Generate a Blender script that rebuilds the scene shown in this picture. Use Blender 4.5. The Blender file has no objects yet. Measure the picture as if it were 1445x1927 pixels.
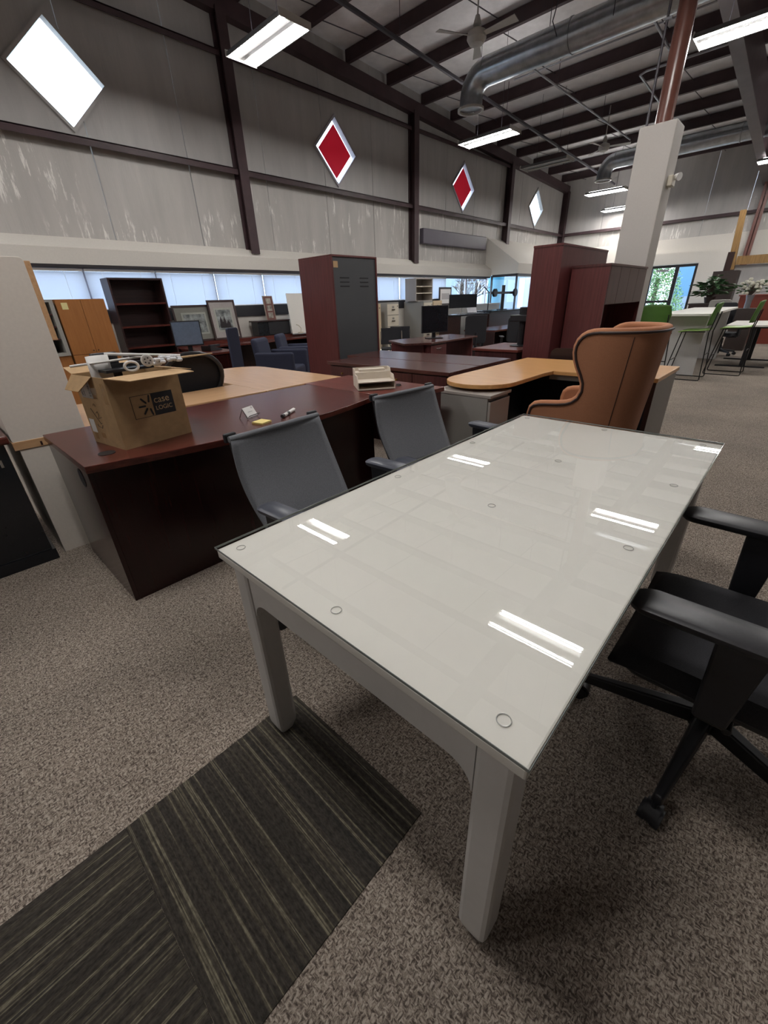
import bpy, bmesh, math, random
from mathutils import Matrix, Vector
random.seed(7)
PI = math.pi
SC = bpy.context.scene
COL = SC.collection

# ------------------------------------------------------------------ camera
cam_d = bpy.data.cameras.new('camera')
cam = bpy.data.objects.new('camera', cam_d)
COL.objects.link(cam)
cam.matrix_world = Matrix.Translation((0, 0, 1.325)) @ Matrix.Rotation(-0.80691, 4, 'Z') @ Matrix.Rotation(1.09974, 4, 'X') @ Matrix.Rotation(-0.03690, 4, 'Z')
cam_d.sensor_fit = 'HORIZONTAL'
cam_d.sensor_width = 36.0
cam_d.lens = 773.6 / 1445 * 36.0
cam_d.clip_start = 0.02
cam_d.clip_end = 300
SC.camera = cam

# ------------------------------------------------------------------ world, exposure
wd = bpy.data.worlds.new('daylight')
SC.world = wd
wd.use_nodes = True
nt = wd.node_tree
nt.nodes.clear()
o_ = nt.nodes.new('ShaderNodeOutputWorld')
bg = nt.nodes.new('ShaderNodeBackground')
bg.inputs['Color'].default_value = (0.72, 0.85, 1.0, 1)
bg.inputs['Strength'].default_value = 4.5
nt.links.new(bg.outputs[0], o_.inputs[0])
SC.view_settings.view_transform = 'Standard'
SC.view_settings.look = 'None'
SC.view_settings.gamma = 1.0
SC.view_settings.use_curve_mapping = False
SC.view_settings.exposure = 0.98
TUBE_RADIANCE = 70.0

# ------------------------------------------------------------------ materials
MATS = {}
def new_mat(name):
    m = bpy.data.materials.new(name)
    m.use_nodes = True
    n = m.node_tree
    n.nodes.clear()
    out = n.nodes.new('ShaderNodeOutputMaterial')
    return m, n, out
def pbsdf(n, out, base, rough, metal=0.0, spec=0.5, coat=0.0):
    p = n.nodes.new('ShaderNodeBsdfPrincipled')
    p.inputs['Base Color'].default_value = (*base, 1)
    p.inputs['Roughness'].default_value = rough
    p.inputs['Metallic'].default_value = metal
    p.inputs['Specular IOR Level'].default_value = spec
    if coat:
        p.inputs['Coat Weight'].default_value = coat
        p.inputs['Coat Roughness'].default_value = 0.08
    n.links.new(p.outputs[0], out.inputs[0])
    return p
def tex_noise(n, scale=(1, 1, 1), s=5.0, detail=4.0, rough=0.55, coord='Object'):
    tc = n.nodes.new('ShaderNodeTexCoord')
    mp = n.nodes.new('ShaderNodeMapping')
    mp.inputs['Scale'].default_value = scale
    n.links.new(tc.outputs[coord], mp.inputs[0])
    no = n.nodes.new('ShaderNodeTexNoise')
    no.inputs['Scale'].default_value = s
    no.inputs['Detail'].default_value = detail
    no.inputs['Roughness'].default_value = rough
    n.links.new(mp.outputs[0], no.inputs['Vector'])
    return no
def ramp(n, src, stops):
    r = n.nodes.new('ShaderNodeValToRGB')
    el = r.color_ramp.elements
    while len(el) < len(stops):
        el.new(0.5)
    for e, (p, c) in zip(el, stops):
        e.position = p
        e.color = (*c, 1) if len(c) == 3 else c
    n.links.new(src, r.inputs[0])
    return r
def bump(n, p, src, strength=0.2, dist=0.01):
    b = n.nodes.new('ShaderNodeBump')
    b.inputs['Strength'].default_value = strength
    b.inputs['Distance'].default_value = dist
    n.links.new(src, b.inputs['Height'])
    n.links.new(b.outputs[0], p.inputs['Normal'])
def plain(name, base, rough=0.5, metal=0.0, spec=0.5, var=0.08, s=30.0, bmp=0.0, coat=0.0, scale=(1, 1, 1)):
    m, n, out = new_mat(name)
    p = pbsdf(n, out, base, rough, metal, spec, coat)
    no = tex_noise(n, scale, s)
    lo = tuple(max(0, c * (1 - var)) for c in base)
    hi = tuple(min(1, c * (1 + var)) for c in base)
    r = ramp(n, no.outputs['Fac'], [(0.3, lo), (0.7, hi)])
    n.links.new(r.outputs[0], p.inputs['Base Color'])
    if bmp:
        bump(n, p, no.outputs['Fac'], bmp, 0.004)
    MATS[name] = m
    return m
def wood(name, dark, light, rough=0.3, axis='x', spec=0.5, coat=0.0):
    m, n, out = new_mat(name)
    p = pbsdf(n, out, light, rough, 0, spec, coat)
    sc = {'x': (1.2, 22, 22), 'y': (22, 1.2, 22), 'z': (22, 22, 1.2)}[axis]
    no = tex_noise(n, sc, 2.2, 6, 0.6)
    r = ramp(n, no.outputs['Fac'], [(0.3, dark), (0.7, light)])
    n.links.new(r.outputs[0], p.inputs['Base Color'])
    MATS[name] = m
    return m
def emit(name, col, strength):
    m, n, out = new_mat(name)
    e = n.nodes.new('ShaderNodeEmission')
    e.inputs[0].default_value = (*col, 1)
    e.inputs[1].default_value = strength
    n.links.new(e.outputs[0], out.inputs[0])
    MATS[name] = m
    return m
def glass(name, tint=(1, 1, 1), ior=1.45, rough=0.0):
    m, n, out = new_mat(name)
    t = n.nodes.new('ShaderNodeBsdfTransparent')
    t.inputs[0].default_value = (*tint, 1)
    g = n.nodes.new('ShaderNodeBsdfGlossy')
    g.inputs['Roughness'].default_value = rough
    f = n.nodes.new('ShaderNodeFresnel')
    f.inputs[0].default_value = ior
    mx = n.nodes.new('ShaderNodeMixShader')
    ge = n.nodes.new('ShaderNodeNewGeometry')      # no reflection inside the slab
    inv = n.nodes.new('ShaderNodeMath')
    inv.operation = 'SUBTRACT'
    inv.inputs[0].default_value = 1.0
    n.links.new(ge.outputs['Backfacing'], inv.inputs[1])
    mul = n.nodes.new('ShaderNodeMath')
    mul.operation = 'MULTIPLY'
    n.links.new(f.outputs[0], mul.inputs[0])
    n.links.new(inv.outputs[0], mul.inputs[1])
    n.links.new(mul.outputs[0], mx.inputs[0])
    n.links.new(t.outputs[0], mx.inputs[1])
    n.links.new(g.outputs[0], mx.inputs[2])
    n.links.new(mx.outputs[0], out.inputs[0])
    MATS[name] = m
    return m
def translucent(name, col, mixf=0.5):
    m, n, out = new_mat(name)
    t = n.nodes.new('ShaderNodeBsdfTranslucent')
    t.inputs[0].default_value = (*col, 1)
    d = n.nodes.new('ShaderNodeBsdfDiffuse')
    d.inputs[0].default_value = (*col, 1)
    mx = n.nodes.new('ShaderNodeMixShader')
    mx.inputs[0].default_value = mixf
    n.links.new(d.outputs[0], mx.inputs[1])
    n.links.new(t.outputs[0], mx.inputs[2])
    n.links.new(mx.outputs[0], out.inputs[0])
    MATS[name] = m
    return m

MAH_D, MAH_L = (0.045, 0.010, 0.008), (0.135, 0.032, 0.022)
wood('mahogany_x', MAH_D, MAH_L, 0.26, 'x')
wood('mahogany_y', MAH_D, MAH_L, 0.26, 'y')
wood('mahogany_shaded_z', (0.014, 0.003, 0.003), (0.036, 0.007, 0.006), 0.2, 'z')  # same mahogany on upright panels, weak light on desk fronts darkened into the colour
wood('cherry_y', (0.10, 0.022, 0.016), (0.20, 0.05, 0.036), 0.3, 'y')
wood('cherry_z', (0.085, 0.022, 0.022), (0.14, 0.037, 0.037), 0.34, 'z')
wood('walnut_x', (0.055, 0.020, 0.018), (0.13, 0.05, 0.042), 0.22, 'y')
wood('walnut_z', (0.05, 0.017, 0.017), (0.105, 0.035, 0.034), 0.3, 'z')
wood('dark_wood', (0.018, 0.008, 0.008), (0.045, 0.018, 0.017), 0.35, 'x')
wood('maple_x', (0.52, 0.30, 0.15), (0.66, 0.42, 0.235), 0.3, 'x')
wood('maple_y', (0.52, 0.30, 0.15), (0.66, 0.42, 0.235), 0.3, 'y')
wood('honey_maple', (0.55, 0.28, 0.10), (0.68, 0.38, 0.155), 0.28, 'y')
wood('amber_wood', (0.30, 0.115, 0.03), (0.38, 0.155, 0.045), 0.42, 'z')
wood('raw_timber', (0.16, 0.085, 0.025), (0.30, 0.17, 0.055), 0.6, 'z')
plain('white_lacquer', (0.74, 0.72, 0.67), 0.5, spec=0.25, var=0.01)
plain('white_satin', (0.60, 0.585, 0.57), 0.4, var=0.02)
plain('white_laminate', (0.77, 0.715, 0.645), 0.5, var=0.03, s=60)
plain('drywall', (0.60, 0.57, 0.52), 0.85, var=0.03, s=40, bmp=0.05)
plain('pillar_paint', (0.52, 0.49, 0.455), 0.8, var=0.02, s=50, bmp=0.05)
plain('black_plastic', (0.014, 0.014, 0.017), 0.42, var=0.15, s=80)
plain('arm_rubber', (0.030, 0.030, 0.034), 0.42, var=0.1, s=120)
plain('black_fabric', (0.018, 0.018, 0.022), 0.9, var=0.25, s=300, bmp=0.15)
plain('slate_plastic', (0.055, 0.06, 0.08), 0.38, var=0.05)
plain('grey_mesh', (0.155, 0.162, 0.178), 0.75, var=0.18, s=260, bmp=0.15)
plain('navy_fabric', (0.028, 0.032, 0.06), 0.9, var=0.2, s=200, bmp=0.1)
plain('navy_panel', (0.008, 0.010, 0.022), 0.6, var=0.1)
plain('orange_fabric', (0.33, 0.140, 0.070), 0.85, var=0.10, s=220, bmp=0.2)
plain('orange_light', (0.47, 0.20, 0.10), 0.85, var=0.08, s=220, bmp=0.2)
plain('piping_brown', (0.030, 0.013, 0.010), 0.6, var=0.1)
plain('cardboard', (0.40, 0.255, 0.125), 0.85, var=0.10, s=25, bmp=0.08)
plain('cardboard_light', (0.52, 0.345, 0.185), 0.85, var=0.06, s=25)
plain('tape_clear', (0.36, 0.22, 0.10), 0.15, var=0.1)
plain('ink', (0.010, 0.010, 0.013), 0.6, var=0.1)
plain('paper', (0.80, 0.79, 0.77), 0.8, var=0.03)
plain('paper_grey', (0.52, 0.50, 0.50), 0.8, var=0.2, s=90)
plain('note_yellow', (0.85, 0.70, 0.26), 0.8, var=0.03)
plain('note_pale', (0.70, 0.62, 0.30), 0.8, var=0.03)
plain('cream_plastic', (0.70, 0.62, 0.52), 0.5, var=0.02)
plain('grey_steel', (0.27, 0.255, 0.235), 0.5, var=0.03, s=120)
plain('grey_door', (0.35, 0.315, 0.285), 0.45, var=0.03, s=120)
plain('file_grey', (0.30, 0.29, 0.265), 0.5, var=0.03, s=100)
plain('file_cream', (0.66, 0.60, 0.49), 0.5, var=0.03, s=100)
plain('file_beige', (0.62, 0.49, 0.32), 0.5, var=0.03, s=100)
plain('locker_grey', (0.060, 0.064, 0.070), 0.55, var=0.06, s=150)
plain('chrome', (0.75, 0.75, 0.76), 0.18, 1.0, var=0.03)
plain('brass', (0.45, 0.32, 0.12), 0.3, 1.0, var=0.03)
plain('galvanised', (0.42, 0.45, 0.48), 0.28, 0.95, var=0.16, s=9)
plain('primer_steel', (0.046, 0.024, 0.027), 0.55, var=0.22, s=4)
plain('primer_light', (0.13, 0.11, 0.115), 0.55, var=0.1, s=4)
plain('red_column', (0.13, 0.045, 0.035), 0.4, var=0.12, s=6)
plain('pipe_paint', (0.16, 0.065, 0.05), 0.25, var=0.1, s=6)
plain('conduit', (0.30, 0.30, 0.32), 0.4, 0.7, var=0.08)
plain('dark_conduit', (0.05, 0.045, 0.055), 0.5, 0.2, var=0.08)
plain('fan_white', (0.46, 0.45, 0.42), 0.5, var=0.04)
plain('window_trim', (0.018, 0.014, 0.018), 0.45, var=0.1)
plain('sill_black', (0.02, 0.021, 0.026), 0.5, var=0.1)
plain('mullion', (0.35, 0.33, 0.36), 0.5, var=0.05)
plain('alu_dark', (0.012, 0.012, 0.014), 0.4, 0.3, var=0.05)
plain('green_shell', (0.075, 0.18, 0.03), 0.45, var=0.05, s=12)
plain('green_seat', (0.24, 0.42, 0.09), 0.4, var=0.04, s=12)
plain('black_wire', (0.010, 0.010, 0.010), 0.35, 0.3, var=0.05)
plain('leaf', (0.055, 0.12, 0.05), 0.45, var=0.4, s=14)
plain('leaf_bright', (0.09, 0.19, 0.045), 0.6, var=0.4, s=3)
plain('bark', (0.10, 0.075, 0.06), 0.9, var=0.3, s=20)
plain('petal', (0.62, 0.60, 0.50), 0.7, var=0.08)
plain('red_laminate', (0.19, 0.035, 0.02), 0.4, var=0.08)
plain('teal_paint', (0.012, 0.12, 0.19), 0.5, var=0.05, s=3)
plain('out_wall', (0.17, 0.21, 0.27), 0.8, var=0.05, s=3)
plain('out_ground', (0.22, 0.21, 0.20), 0.9, var=0.12, s=2)
plain('blue_wall', (0.07, 0.16, 0.25), 0.7, var=0.05, s=2)
plain('screen_dark', (0.012, 0.014, 0.018), 0.18, var=0.05)
plain('screen_blue', (0.14, 0.18, 0.25), 0.15, var=0.08)
plain('print_paper', (0.50, 0.43, 0.33), 0.7, var=0.05)
plain('mat_taupe', (0.30, 0.25, 0.19), 0.8, var=0.04)
plain('mat_pink', (0.48, 0.37, 0.31), 0.8, var=0.04)
plain('frame_brown', (0.035, 0.015, 0.013), 0.35, var=0.1)
plain('beige_box', (0.55, 0.50, 0.40), 0.5, var=0.04)
plain('lamp_lens', (0.8, 0.8, 0.78), 0.1, var=0.03)
plain('brown_metal', (0.035, 0.022, 0.018), 0.5, var=0.1)
plain('purple_board', (0.075, 0.062, 0.085), 0.35, var=0.1, s=3)
plain('clear_bumper', (0.42, 0.42, 0.40), 0.15, var=0.02)
plain('glass_edge', (0.22, 0.24, 0.23), 0.1, var=0.02)
plain('white_rod', (0.74, 0.72, 0.70), 0.35, var=0.03)
plain('bubble_wrap', (0.60, 0.60, 0.62), 0.2, var=0.2, s=60, bmp=0.5)
translucent('red_board', (0.50, 0.065, 0.095), 0.5)
plain('reflector', (0.11, 0.11, 0.11), 0.4, var=0.02)
glass('window_glass', (0.93, 0.97, 1.0))
glass('table_glass', (0.992, 0.994, 0.99), 1.5)
translucent('blind_slat', (0.50, 0.53, 0.60), 0.42)
translucent('fabric_leaf', (0.10, 0.22, 0.05), 0.4)
emit('tube_glow', (1.0, 0.972, 0.945), TUBE_RADIANCE)
emit('ceiling_fill_glow', (1.0, 0.97, 0.96), 12.0)  # glow of the strips added to fill the ceiling with light

def carpet_mat():
    m, n, out = new_mat('carpet_beige')
    p = pbsdf(n, out, (0.3, 0.26, 0.22), 0.95, 0, 0.15)
    tc = n.nodes.new('ShaderNodeTexCoord')
    nz = n.nodes.new('ShaderNodeTexNoise')
    nz.inputs['Scale'].default_value = 90
    nz.inputs['Detail'].default_value = 3
    n.links.new(tc.outputs['Object'], nz.inputs['Vector'])
    vm = n.nodes.new('ShaderNodeVectorMath')
    vm.operation = 'SCALE'
    vm.inputs['Scale'].default_value = 0.008
    n.links.new(nz.outputs['Color'], vm.inputs[0])
    ad = n.nodes.new('ShaderNodeVectorMath')
    ad.operation = 'ADD'
    n.links.new(tc.outputs['Object'], ad.inputs[0])
    n.links.new(vm.outputs[0], ad.inputs[1])
    def dash(sc):
        mp = n.nodes.new('ShaderNodeMapping')
        mp.inputs['Scale'].default_value = sc
        n.links.new(ad.outputs[0], mp.inputs[0])
        q = n.nodes.new('ShaderNodeTexNoise')
        q.inputs['Scale'].default_value = 1.0
        q.inputs['Detail'].default_value = 2.0
        q.inputs['Roughness'].default_value = 0.6
        n.links.new(mp.outputs[0], q.inputs['Vector'])
        return q
    d1, d2 = dash((70, 210, 1)), dash((210, 70, 1))
    ck = n.nodes.new('ShaderNodeTexChecker')
    ck.inputs['Scale'].default_value = 75.0
    n.links.new(ad.outputs[0], ck.inputs['Vector'])
    mw = n.nodes.new('ShaderNodeMixRGB')
    n.links.new(ck.outputs['Fac'], mw.inputs[0])
    n.links.new(d1.outputs['Fac'], mw.inputs[1])
    n.links.new(d2.outputs['Fac'], mw.inputs[2])
    br = ramp(n, mw.outputs[0], [(0.36, (0.085, 0.068, 0.057)), (0.46, (0.20, 0.165, 0.138)), (0.54, (0.335, 0.285, 0.238)), (0.64, (0.47, 0.41, 0.35))])
    big = n.nodes.new('ShaderNodeTexNoise')
    big.inputs['Scale'].default_value = 1.3
    big.inputs['Detail'].default_value = 5
    n.links.new(tc.outputs['Object'], big.inputs['Vector'])
    r = ramp(n, big.outputs['Fac'], [(0.32, (0.78, 0.78, 0.78)), (0.7, (1.08, 1.06, 1.04))])
    mx = n.nodes.new('ShaderNodeMixRGB')
    mx.blend_type = 'MULTIPLY'
    mx.inputs[0].default_value = 1.0
    n.links.new(br.outputs['Color'], mx.inputs[1])
    n.links.new(r.outputs[0], mx.inputs[2])
    n.links.new(mx.outputs[0], p.inputs['Base Color'])
    bump(n, p, mw.outputs[0], 0.5, 0.006)
    MATS['carpet_beige'] = m
carpet_mat()
def stripe_mat(name, axis):
    m, n, out = new_mat(name)
    p = pbsdf(n, out, (0.05, 0.045, 0.04), 0.95, 0, 0.15)
    sc = (62, 0.7, 1) if axis == 'y' else (0.7, 62, 1)
    no = tex_noise(n, sc, 1.0, 2.5, 0.7)
    r = ramp(n, no.outputs['Fac'], [(0.30, (0.030, 0.028, 0.025)), (0.50, (0.052, 0.045, 0.038)), (0.57, (0.085, 0.074, 0.055)), (0.605, (0.21, 0.19, 0.135)), (0.63, (0.05, 0.045, 0.04))])
    sc2 = (150, 60, 1) if axis == 'y' else (60, 150, 1)
    n2 = tex_noise(n, sc2, 1.0, 3, 0.6)
    r2 = ramp(n, n2.outputs['Fac'], [(0.3, (0.55, 0.55, 0.55)), (0.72, (1.35, 1.35, 1.35))])
    mx = n.nodes.new('ShaderNodeMixRGB')
    mx.blend_type = 'MULTIPLY'
    mx.inputs[0].default_value = 1.0
    n.links.new(r.outputs[0], mx.inputs[1])
    n.links.new(r2.outputs[0], mx.inputs[2])
    n.links.new(mx.outputs[0], p.inputs['Base Color'])
    bump(n, p, n2.outputs['Fac'], 0.5, 0.005)
    MATS[name] = m
stripe_mat('carpet_stripe_y', 'y')
stripe_mat('carpet_stripe_x', 'x')
def vinyl_mat(name, base, scratches):
    m, n, out = new_mat(name)
    p = pbsdf(n, out, base, 0.5, 0, 0.4)
    wr = tex_noise(n, (2.2, 2.2, 0.35), 2.0, 5, 0.6)
    r = ramp(n, wr.outputs['Fac'], [(0.3, tuple(c * 0.90 for c in base)), (0.7, tuple(c * 1.07 for c in base))])
    last = r
    if scratches:
        st = tex_noise(n, (9, 9, 1.3), 1.6, 7, 0.7)
        mk = ramp(n, st.outputs['Fac'], [(0.56, (0, 0, 0)), (0.61, (1, 1, 1))])
        ms = tex_noise(n, (0.8, 0.8, 0.8), 1.1, 2, 0.5)
        mr = ramp(n, ms.outputs['Fac'], [(0.47, (0, 0, 0)), (0.56, (1, 1, 1))])
        mu = n.nodes.new('ShaderNodeMath')
        mu.operation = 'MULTIPLY'
        n.links.new(mk.outputs[0], mu.inputs[0])
        n.links.new(mr.outputs[0], mu.inputs[1])
        mx = n.nodes.new('ShaderNodeMixRGB')
        mx.inputs[2].default_value = (0.72, 0.70, 0.66, 1)
        n.links.new(mu.outputs[0], mx.inputs[0])
        n.links.new(r.outputs[0], mx.inputs[1])
        last = mx
    n.links.new(last.outputs[0], p.inputs['Base Color'])
    bump(n, p, wr.outputs['Fac'], 0.35, 0.03)
    MATS[name] = m
vinyl_mat('vinyl_wall', (0.40, 0.385, 0.37), False)
vinyl_mat('vinyl_wall_scuffed', (0.44, 0.42, 0.395), True)
vinyl_mat('vinyl_roof', (0.80, 0.78, 0.78), False)
def etching_mat(name):
    m, n, out = new_mat(name)
    p = pbsdf(n, out, (0.5, 0.45, 0.4), 0.7)
    no = tex_noise(n, (7, 7, 7), 1.0, 8, 0.7)
    r = ramp(n, no.outputs['Fac'], [(0.36, (0.05, 0.045, 0.04)), (0.52, (0.30, 0.27, 0.23)), (0.68, (0.56, 0.51, 0.45))])
    n.links.new(r.outputs[0], p.inputs['Base Color'])
    MATS[name] = m
etching_mat('etching')
M = MATS

# ------------------------------------------------------------------ mesh helpers
class B:
    def __init__(self):
        self.v, self.f = [], []
    def add(self, vs, fs):
        o = len(self.v)
        self.v += [tuple(x) for x in vs]
        self.f += [tuple(i + o for i in f) for f in fs]
        return self
    def box(self, x0, x1, y0, y1, z0, z1):
        vs = [(x0, y0, z0), (x1, y0, z0), (x1, y1, z0), (x0, y1, z0), (x0, y0, z1), (x1, y0, z1), (x1, y1, z1), (x0, y1, z1)]
        return self.add(vs, [(0, 3, 2, 1), (4, 5, 6, 7), (0, 1, 5, 4), (1, 2, 6, 5), (2, 3, 7, 6), (3, 0, 4, 7)])
    def hexa(self, lo, hi):
        # lo, hi: 4 points each (counter-clockwise seen from above)
        return self.add(list(lo) + list(hi), [(0, 3, 2, 1), (4, 5, 6, 7), (0, 1, 5, 4), (1, 2, 6, 5), (2, 3, 7, 6), (3, 0, 4, 7)])
    def prism(self, poly, a, b, axis='z'):
        n = len(poly)
        def P(u, w, t):
            return (u, w, t) if axis == 'z' else ((t, u, w) if axis == 'x' else (u, t, w))
        vs = [P(u, w, a) for u, w in poly] + [P(u, w, b) for u, w in poly]
        fs = [tuple(range(n - 1, -1, -1)), tuple(range(n, 2 * n))]
        fs += [(i, (i + 1) % n, n + (i + 1) % n, n + i) for i in range(n)]
        return self.add(vs, fs)
    def cyl(self, p, q, r, n=12, r2=None, cap=True):
        p, q = Vector(p), Vector(q)
        d = (q - p)
        if d.length < 1e-9:
            return self
        d.normalize()
        a = d.orthogonal().normalized()
        b = d.cross(a)
        r2 = r if r2 is None else r2
        vs = []
        for c, rr in ((p, r), (q, r2)):
            for i in range(n):
                t = 2 * PI * i / n
                vs.append(c + a * (rr * math.cos(t)) + b * (rr * math.sin(t)))
        fs = [(i, (i + 1) % n, n + (i + 1) % n, n + i) for i in range(n)]
        if cap:
            fs += [tuple(range(n - 1, -1, -1)), tuple(range(n, 2 * n))]
        return self.add(vs, fs)
    def tube(self, pts, r, n=8, closed=False, radii=None):
        pts = [Vector(p) for p in pts]
        m = len(pts)
        vs, up = [], None
        for i, p in enumerate(pts):
            if closed:
                t = pts[(i + 1) % m] - pts[(i - 1) % m]
            else:
                t = pts[min(i + 1, m - 1)] - pts[max(i - 1, 0)]
            t.normalize()
            if up is None:
                up = t.orthogonal().normalized()
            up = (up - t * up.dot(t))
            if up.length < 1e-6:
                up = t.orthogonal()
            up.normalize()
            b = t.cross(up)
            rr = radii[i] if radii else r
            for k in range(n):
                a = 2 * PI * k / n
                vs.append(p + up * (rr * math.cos(a)) + b * (rr * math.sin(a)))
        fs = []
        for i in range(m if closed else m - 1):
            j = (i + 1) % m
            for k in range(n):
                fs.append((i * n + k, i * n + (k + 1) % n, j * n + (k + 1) % n, j * n + k))
        if not closed:
            fs += [tuple(range(n - 1, -1, -1)), tuple(range((m - 1) * n, m * n))]
        return self.add(vs, fs)
    def lathe(self, prof, n=24, c=(0, 0, 0)):
        vs, fs = [], []
        for r, z in prof:
            for k in range(n):
                a = 2 * PI * k / n
                vs.append((c[0] + r * math.cos(a), c[1] + r * math.sin(a), c[2] + z))
        for i in range(len(prof) - 1):
            for k in range(n):
                fs.append((i * n + k, i * n + (k + 1) % n, (i + 1) * n + (k + 1) % n, (i + 1) * n + k))
        fs += [tuple(range(n - 1, -1, -1)), tuple(range((len(prof) - 1) * n, len(prof) * n))]
        return self.add(vs, fs)
    def grid(self, fn, nu, nv):
        vs = [fn(i / nu, j / nv) for j in range(nv + 1) for i in range(nu + 1)]
        fs = [(j * (nu + 1) + i, j * (nu + 1) + i + 1, (j + 1) * (nu + 1) + i + 1, (j + 1) * (nu + 1) + i) for j in range(nv) for i in range(nu)]
        return self.add(vs, fs)
    def blob(self, c, rx, ry, rz, n=10, m=6):
        vs, fs = [], []
        for j in range(1, m):
            t = PI * j / m
            for k in range(n):
                a = 2 * PI * k / n
                vs.append((c[0] + rx * math.sin(t) * math.cos(a), c[1] + ry * math.sin(t) * math.sin(a), c[2] + rz * math.cos(t)))
        for j in range(m - 2):
            for k in range(n):
                fs.append((j * n + k, (j + 1) * n + k, (j + 1) * n + (k + 1) % n, j * n + (k + 1) % n))
        fs.append(tuple(range(n)))
        fs.append(tuple(range((m - 2) * n + n - 1, (m - 2) * n - 1, -1)))
        return self.add(vs, fs)
    def build(self, name, mat, parent=None, bevel=0.0, smooth=False, solid=0.0, subs=0, offset=-1.0, seg=2):
        me = bpy.data.meshes.new(name)
        me.from_pydata(self.v, [], self.f)
        me.materials.append(M[mat] if isinstance(mat, str) else mat)
        bm = bmesh.new()
        bm.from_mesh(me)
        bmesh.ops.recalc_face_normals(bm, faces=bm.faces)
        bm.to_mesh(me)
        bm.free()
        if smooth:
            for p in me.polygons:
                p.use_smooth = True
            me.set_sharp_from_angle(angle=math.radians(40))
        o = bpy.data.objects.new(name, me)
        COL.objects.link(o)
        if parent:
            o.parent = parent
        if solid:
            md = o.modifiers.new('thickness', 'SOLIDIFY')
            md.thickness = solid
            md.offset = offset
        if bevel:
            md = o.modifiers.new('edge', 'BEVEL')
            md.width = bevel
            md.segments = seg
            md.limit_method = 'ANGLE'
            md.angle_limit = math.radians(40)
        if subs:
            md = o.modifiers.new('round', 'SUBSURF')
            md.levels = subs
            md.render_levels = subs
        return o
def tag(o, label=None, cat=None, group=None, kind=None):
    if label:
        o['label'] = label
    if cat:
        o['category'] = cat
    if group:
        o['group'] = group
    if kind:
        o['kind'] = kind
    return o
def thing(name, label, cat, loc=(0, 0, 0), rz=0.0, group=None):
    o = bpy.data.objects.new(name, None)
    COL.objects.link(o)
    o.location = loc
    o.rotation_euler = (0, 0, rz)
    o.empty_display_size = 0.1
    return tag(o, label, cat, group)
def struct(name, b, mat, **k):
    return tag(b.build(name, mat, **k), kind='structure')
def copy_thing(root, loc, rz, label, group=None):
    r = root.copy()
    COL.objects.link(r)
    r.location = loc
    r.rotation_euler = (0, 0, rz)
    r['label'] = label
    if group:
        r['group'] = group
    for ch in list(root.children):
        c = ch.copy()
        COL.objects.link(c)
        c.parent = r
        for g in list(ch.children):
            d = g.copy()
            COL.objects.link(d)
            d.parent = c
    return r
def text(name, body, size, mat, parent, loc, rot, extrude=0.0004, align='LEFT'):
    cu = bpy.data.curves.new(name, 'FONT')
    cu.body = body
    cu.size = size
    cu.extrude = extrude
    cu.align_x = align
    cu.materials.append(M[mat])
    tmp = bpy.data.objects.new(name, cu)
    COL.objects.link(tmp)
    me = bpy.data.meshes.new_from_object(tmp.evaluated_get(bpy.context.evaluated_depsgraph_get()))
    bpy.data.objects.remove(tmp)
    o = bpy.data.objects.new(name, me)
    COL.objects.link(o)
    o.parent = parent
    o.location = loc
    o.rotation_euler = rot
    return o
def rrect(x0, x1, y0, y1, r, n=6):
    pts = []
    for cx, cy, a0 in ((x1 - r, y0 + r, -90), (x1 - r, y1 - r, 0), (x0 + r, y1 - r, 90), (x0 + r, y0 + r, 180)):
        for i in range(n + 1):
            a = math.radians(a0 + 90 * i / n)
            pts.append((cx + r * math.cos(a), cy + r * math.sin(a)))
    return pts
def lerp(tab, x):
    if x <= tab[0][0]:
        return tab[0][1]
    for (a, va), (b, vb) in zip(tab, tab[1:]):
        if x <= b:
            return va + (vb - va) * (x - a) / (b - a)
    return tab[-1][1]

# ================================================================== the setting
W, FAR, XR, YR = 8.5, 20.1, -6.5, -8.5
def zpur(x):            # underside of the purlins
    return 5.75 - 0.0425 * (x - 7.0)
floor = struct('floor', B().box(XR, FAR + 0.3, YR, W + 0.2, -0.1, 0.0), 'carpet_beige')
# dark striped carpet tiles set into the beige carpet
for (x0, x1, ax) in ((-0.065, 0.535, 'y'), (-0.675, -0.0655, 'x')):
    o = B().box(x0, x1, 0.405, 1.015, -0.004, 0.0025).build('carpet_tile', 'carpet_stripe_' + ax, floor, bevel=0.002)
    o['label'] = 'dark striped carpet tile'
ceil = struct('ceiling', B().hexa([(XR, YR, zpur(XR) + 0.24), (FAR + 0.3, YR, zpur(FAR) + 0.24), (FAR + 0.3, W + 0.2, zpur(FAR) + 0.24), (XR, W + 0.2, zpur(XR) + 0.24)],
              [(XR, YR, zpur(XR) + 0.34), (FAR + 0.3, YR, zpur(FAR) + 0.34), (FAR + 0.3, W + 0.2, zpur(FAR) + 0.34), (XR, W + 0.2, zpur(XR) + 0.34)]), 'vinyl_roof')
# roof purlins (zed shaped), each one a piece
k = -10
while True:
    x = 6.93 + 1.25 * k
    k += 1
    if x > FAR:
        break
    if x < XR + 0.2:
        continue
    z = zpur(x)
    b = B().box(x - 0.008, x + 0.008, YR, W - 0.05, z, z + 0.235)
    b.box(x - 0.07, x, YR, W - 0.05, z, z + 0.012)
    b.box(x, x + 0.07, YR, W - 0.05, z + 0.223, z + 0.235)
    b.build('purlin', 'primer_steel', ceil)
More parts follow.
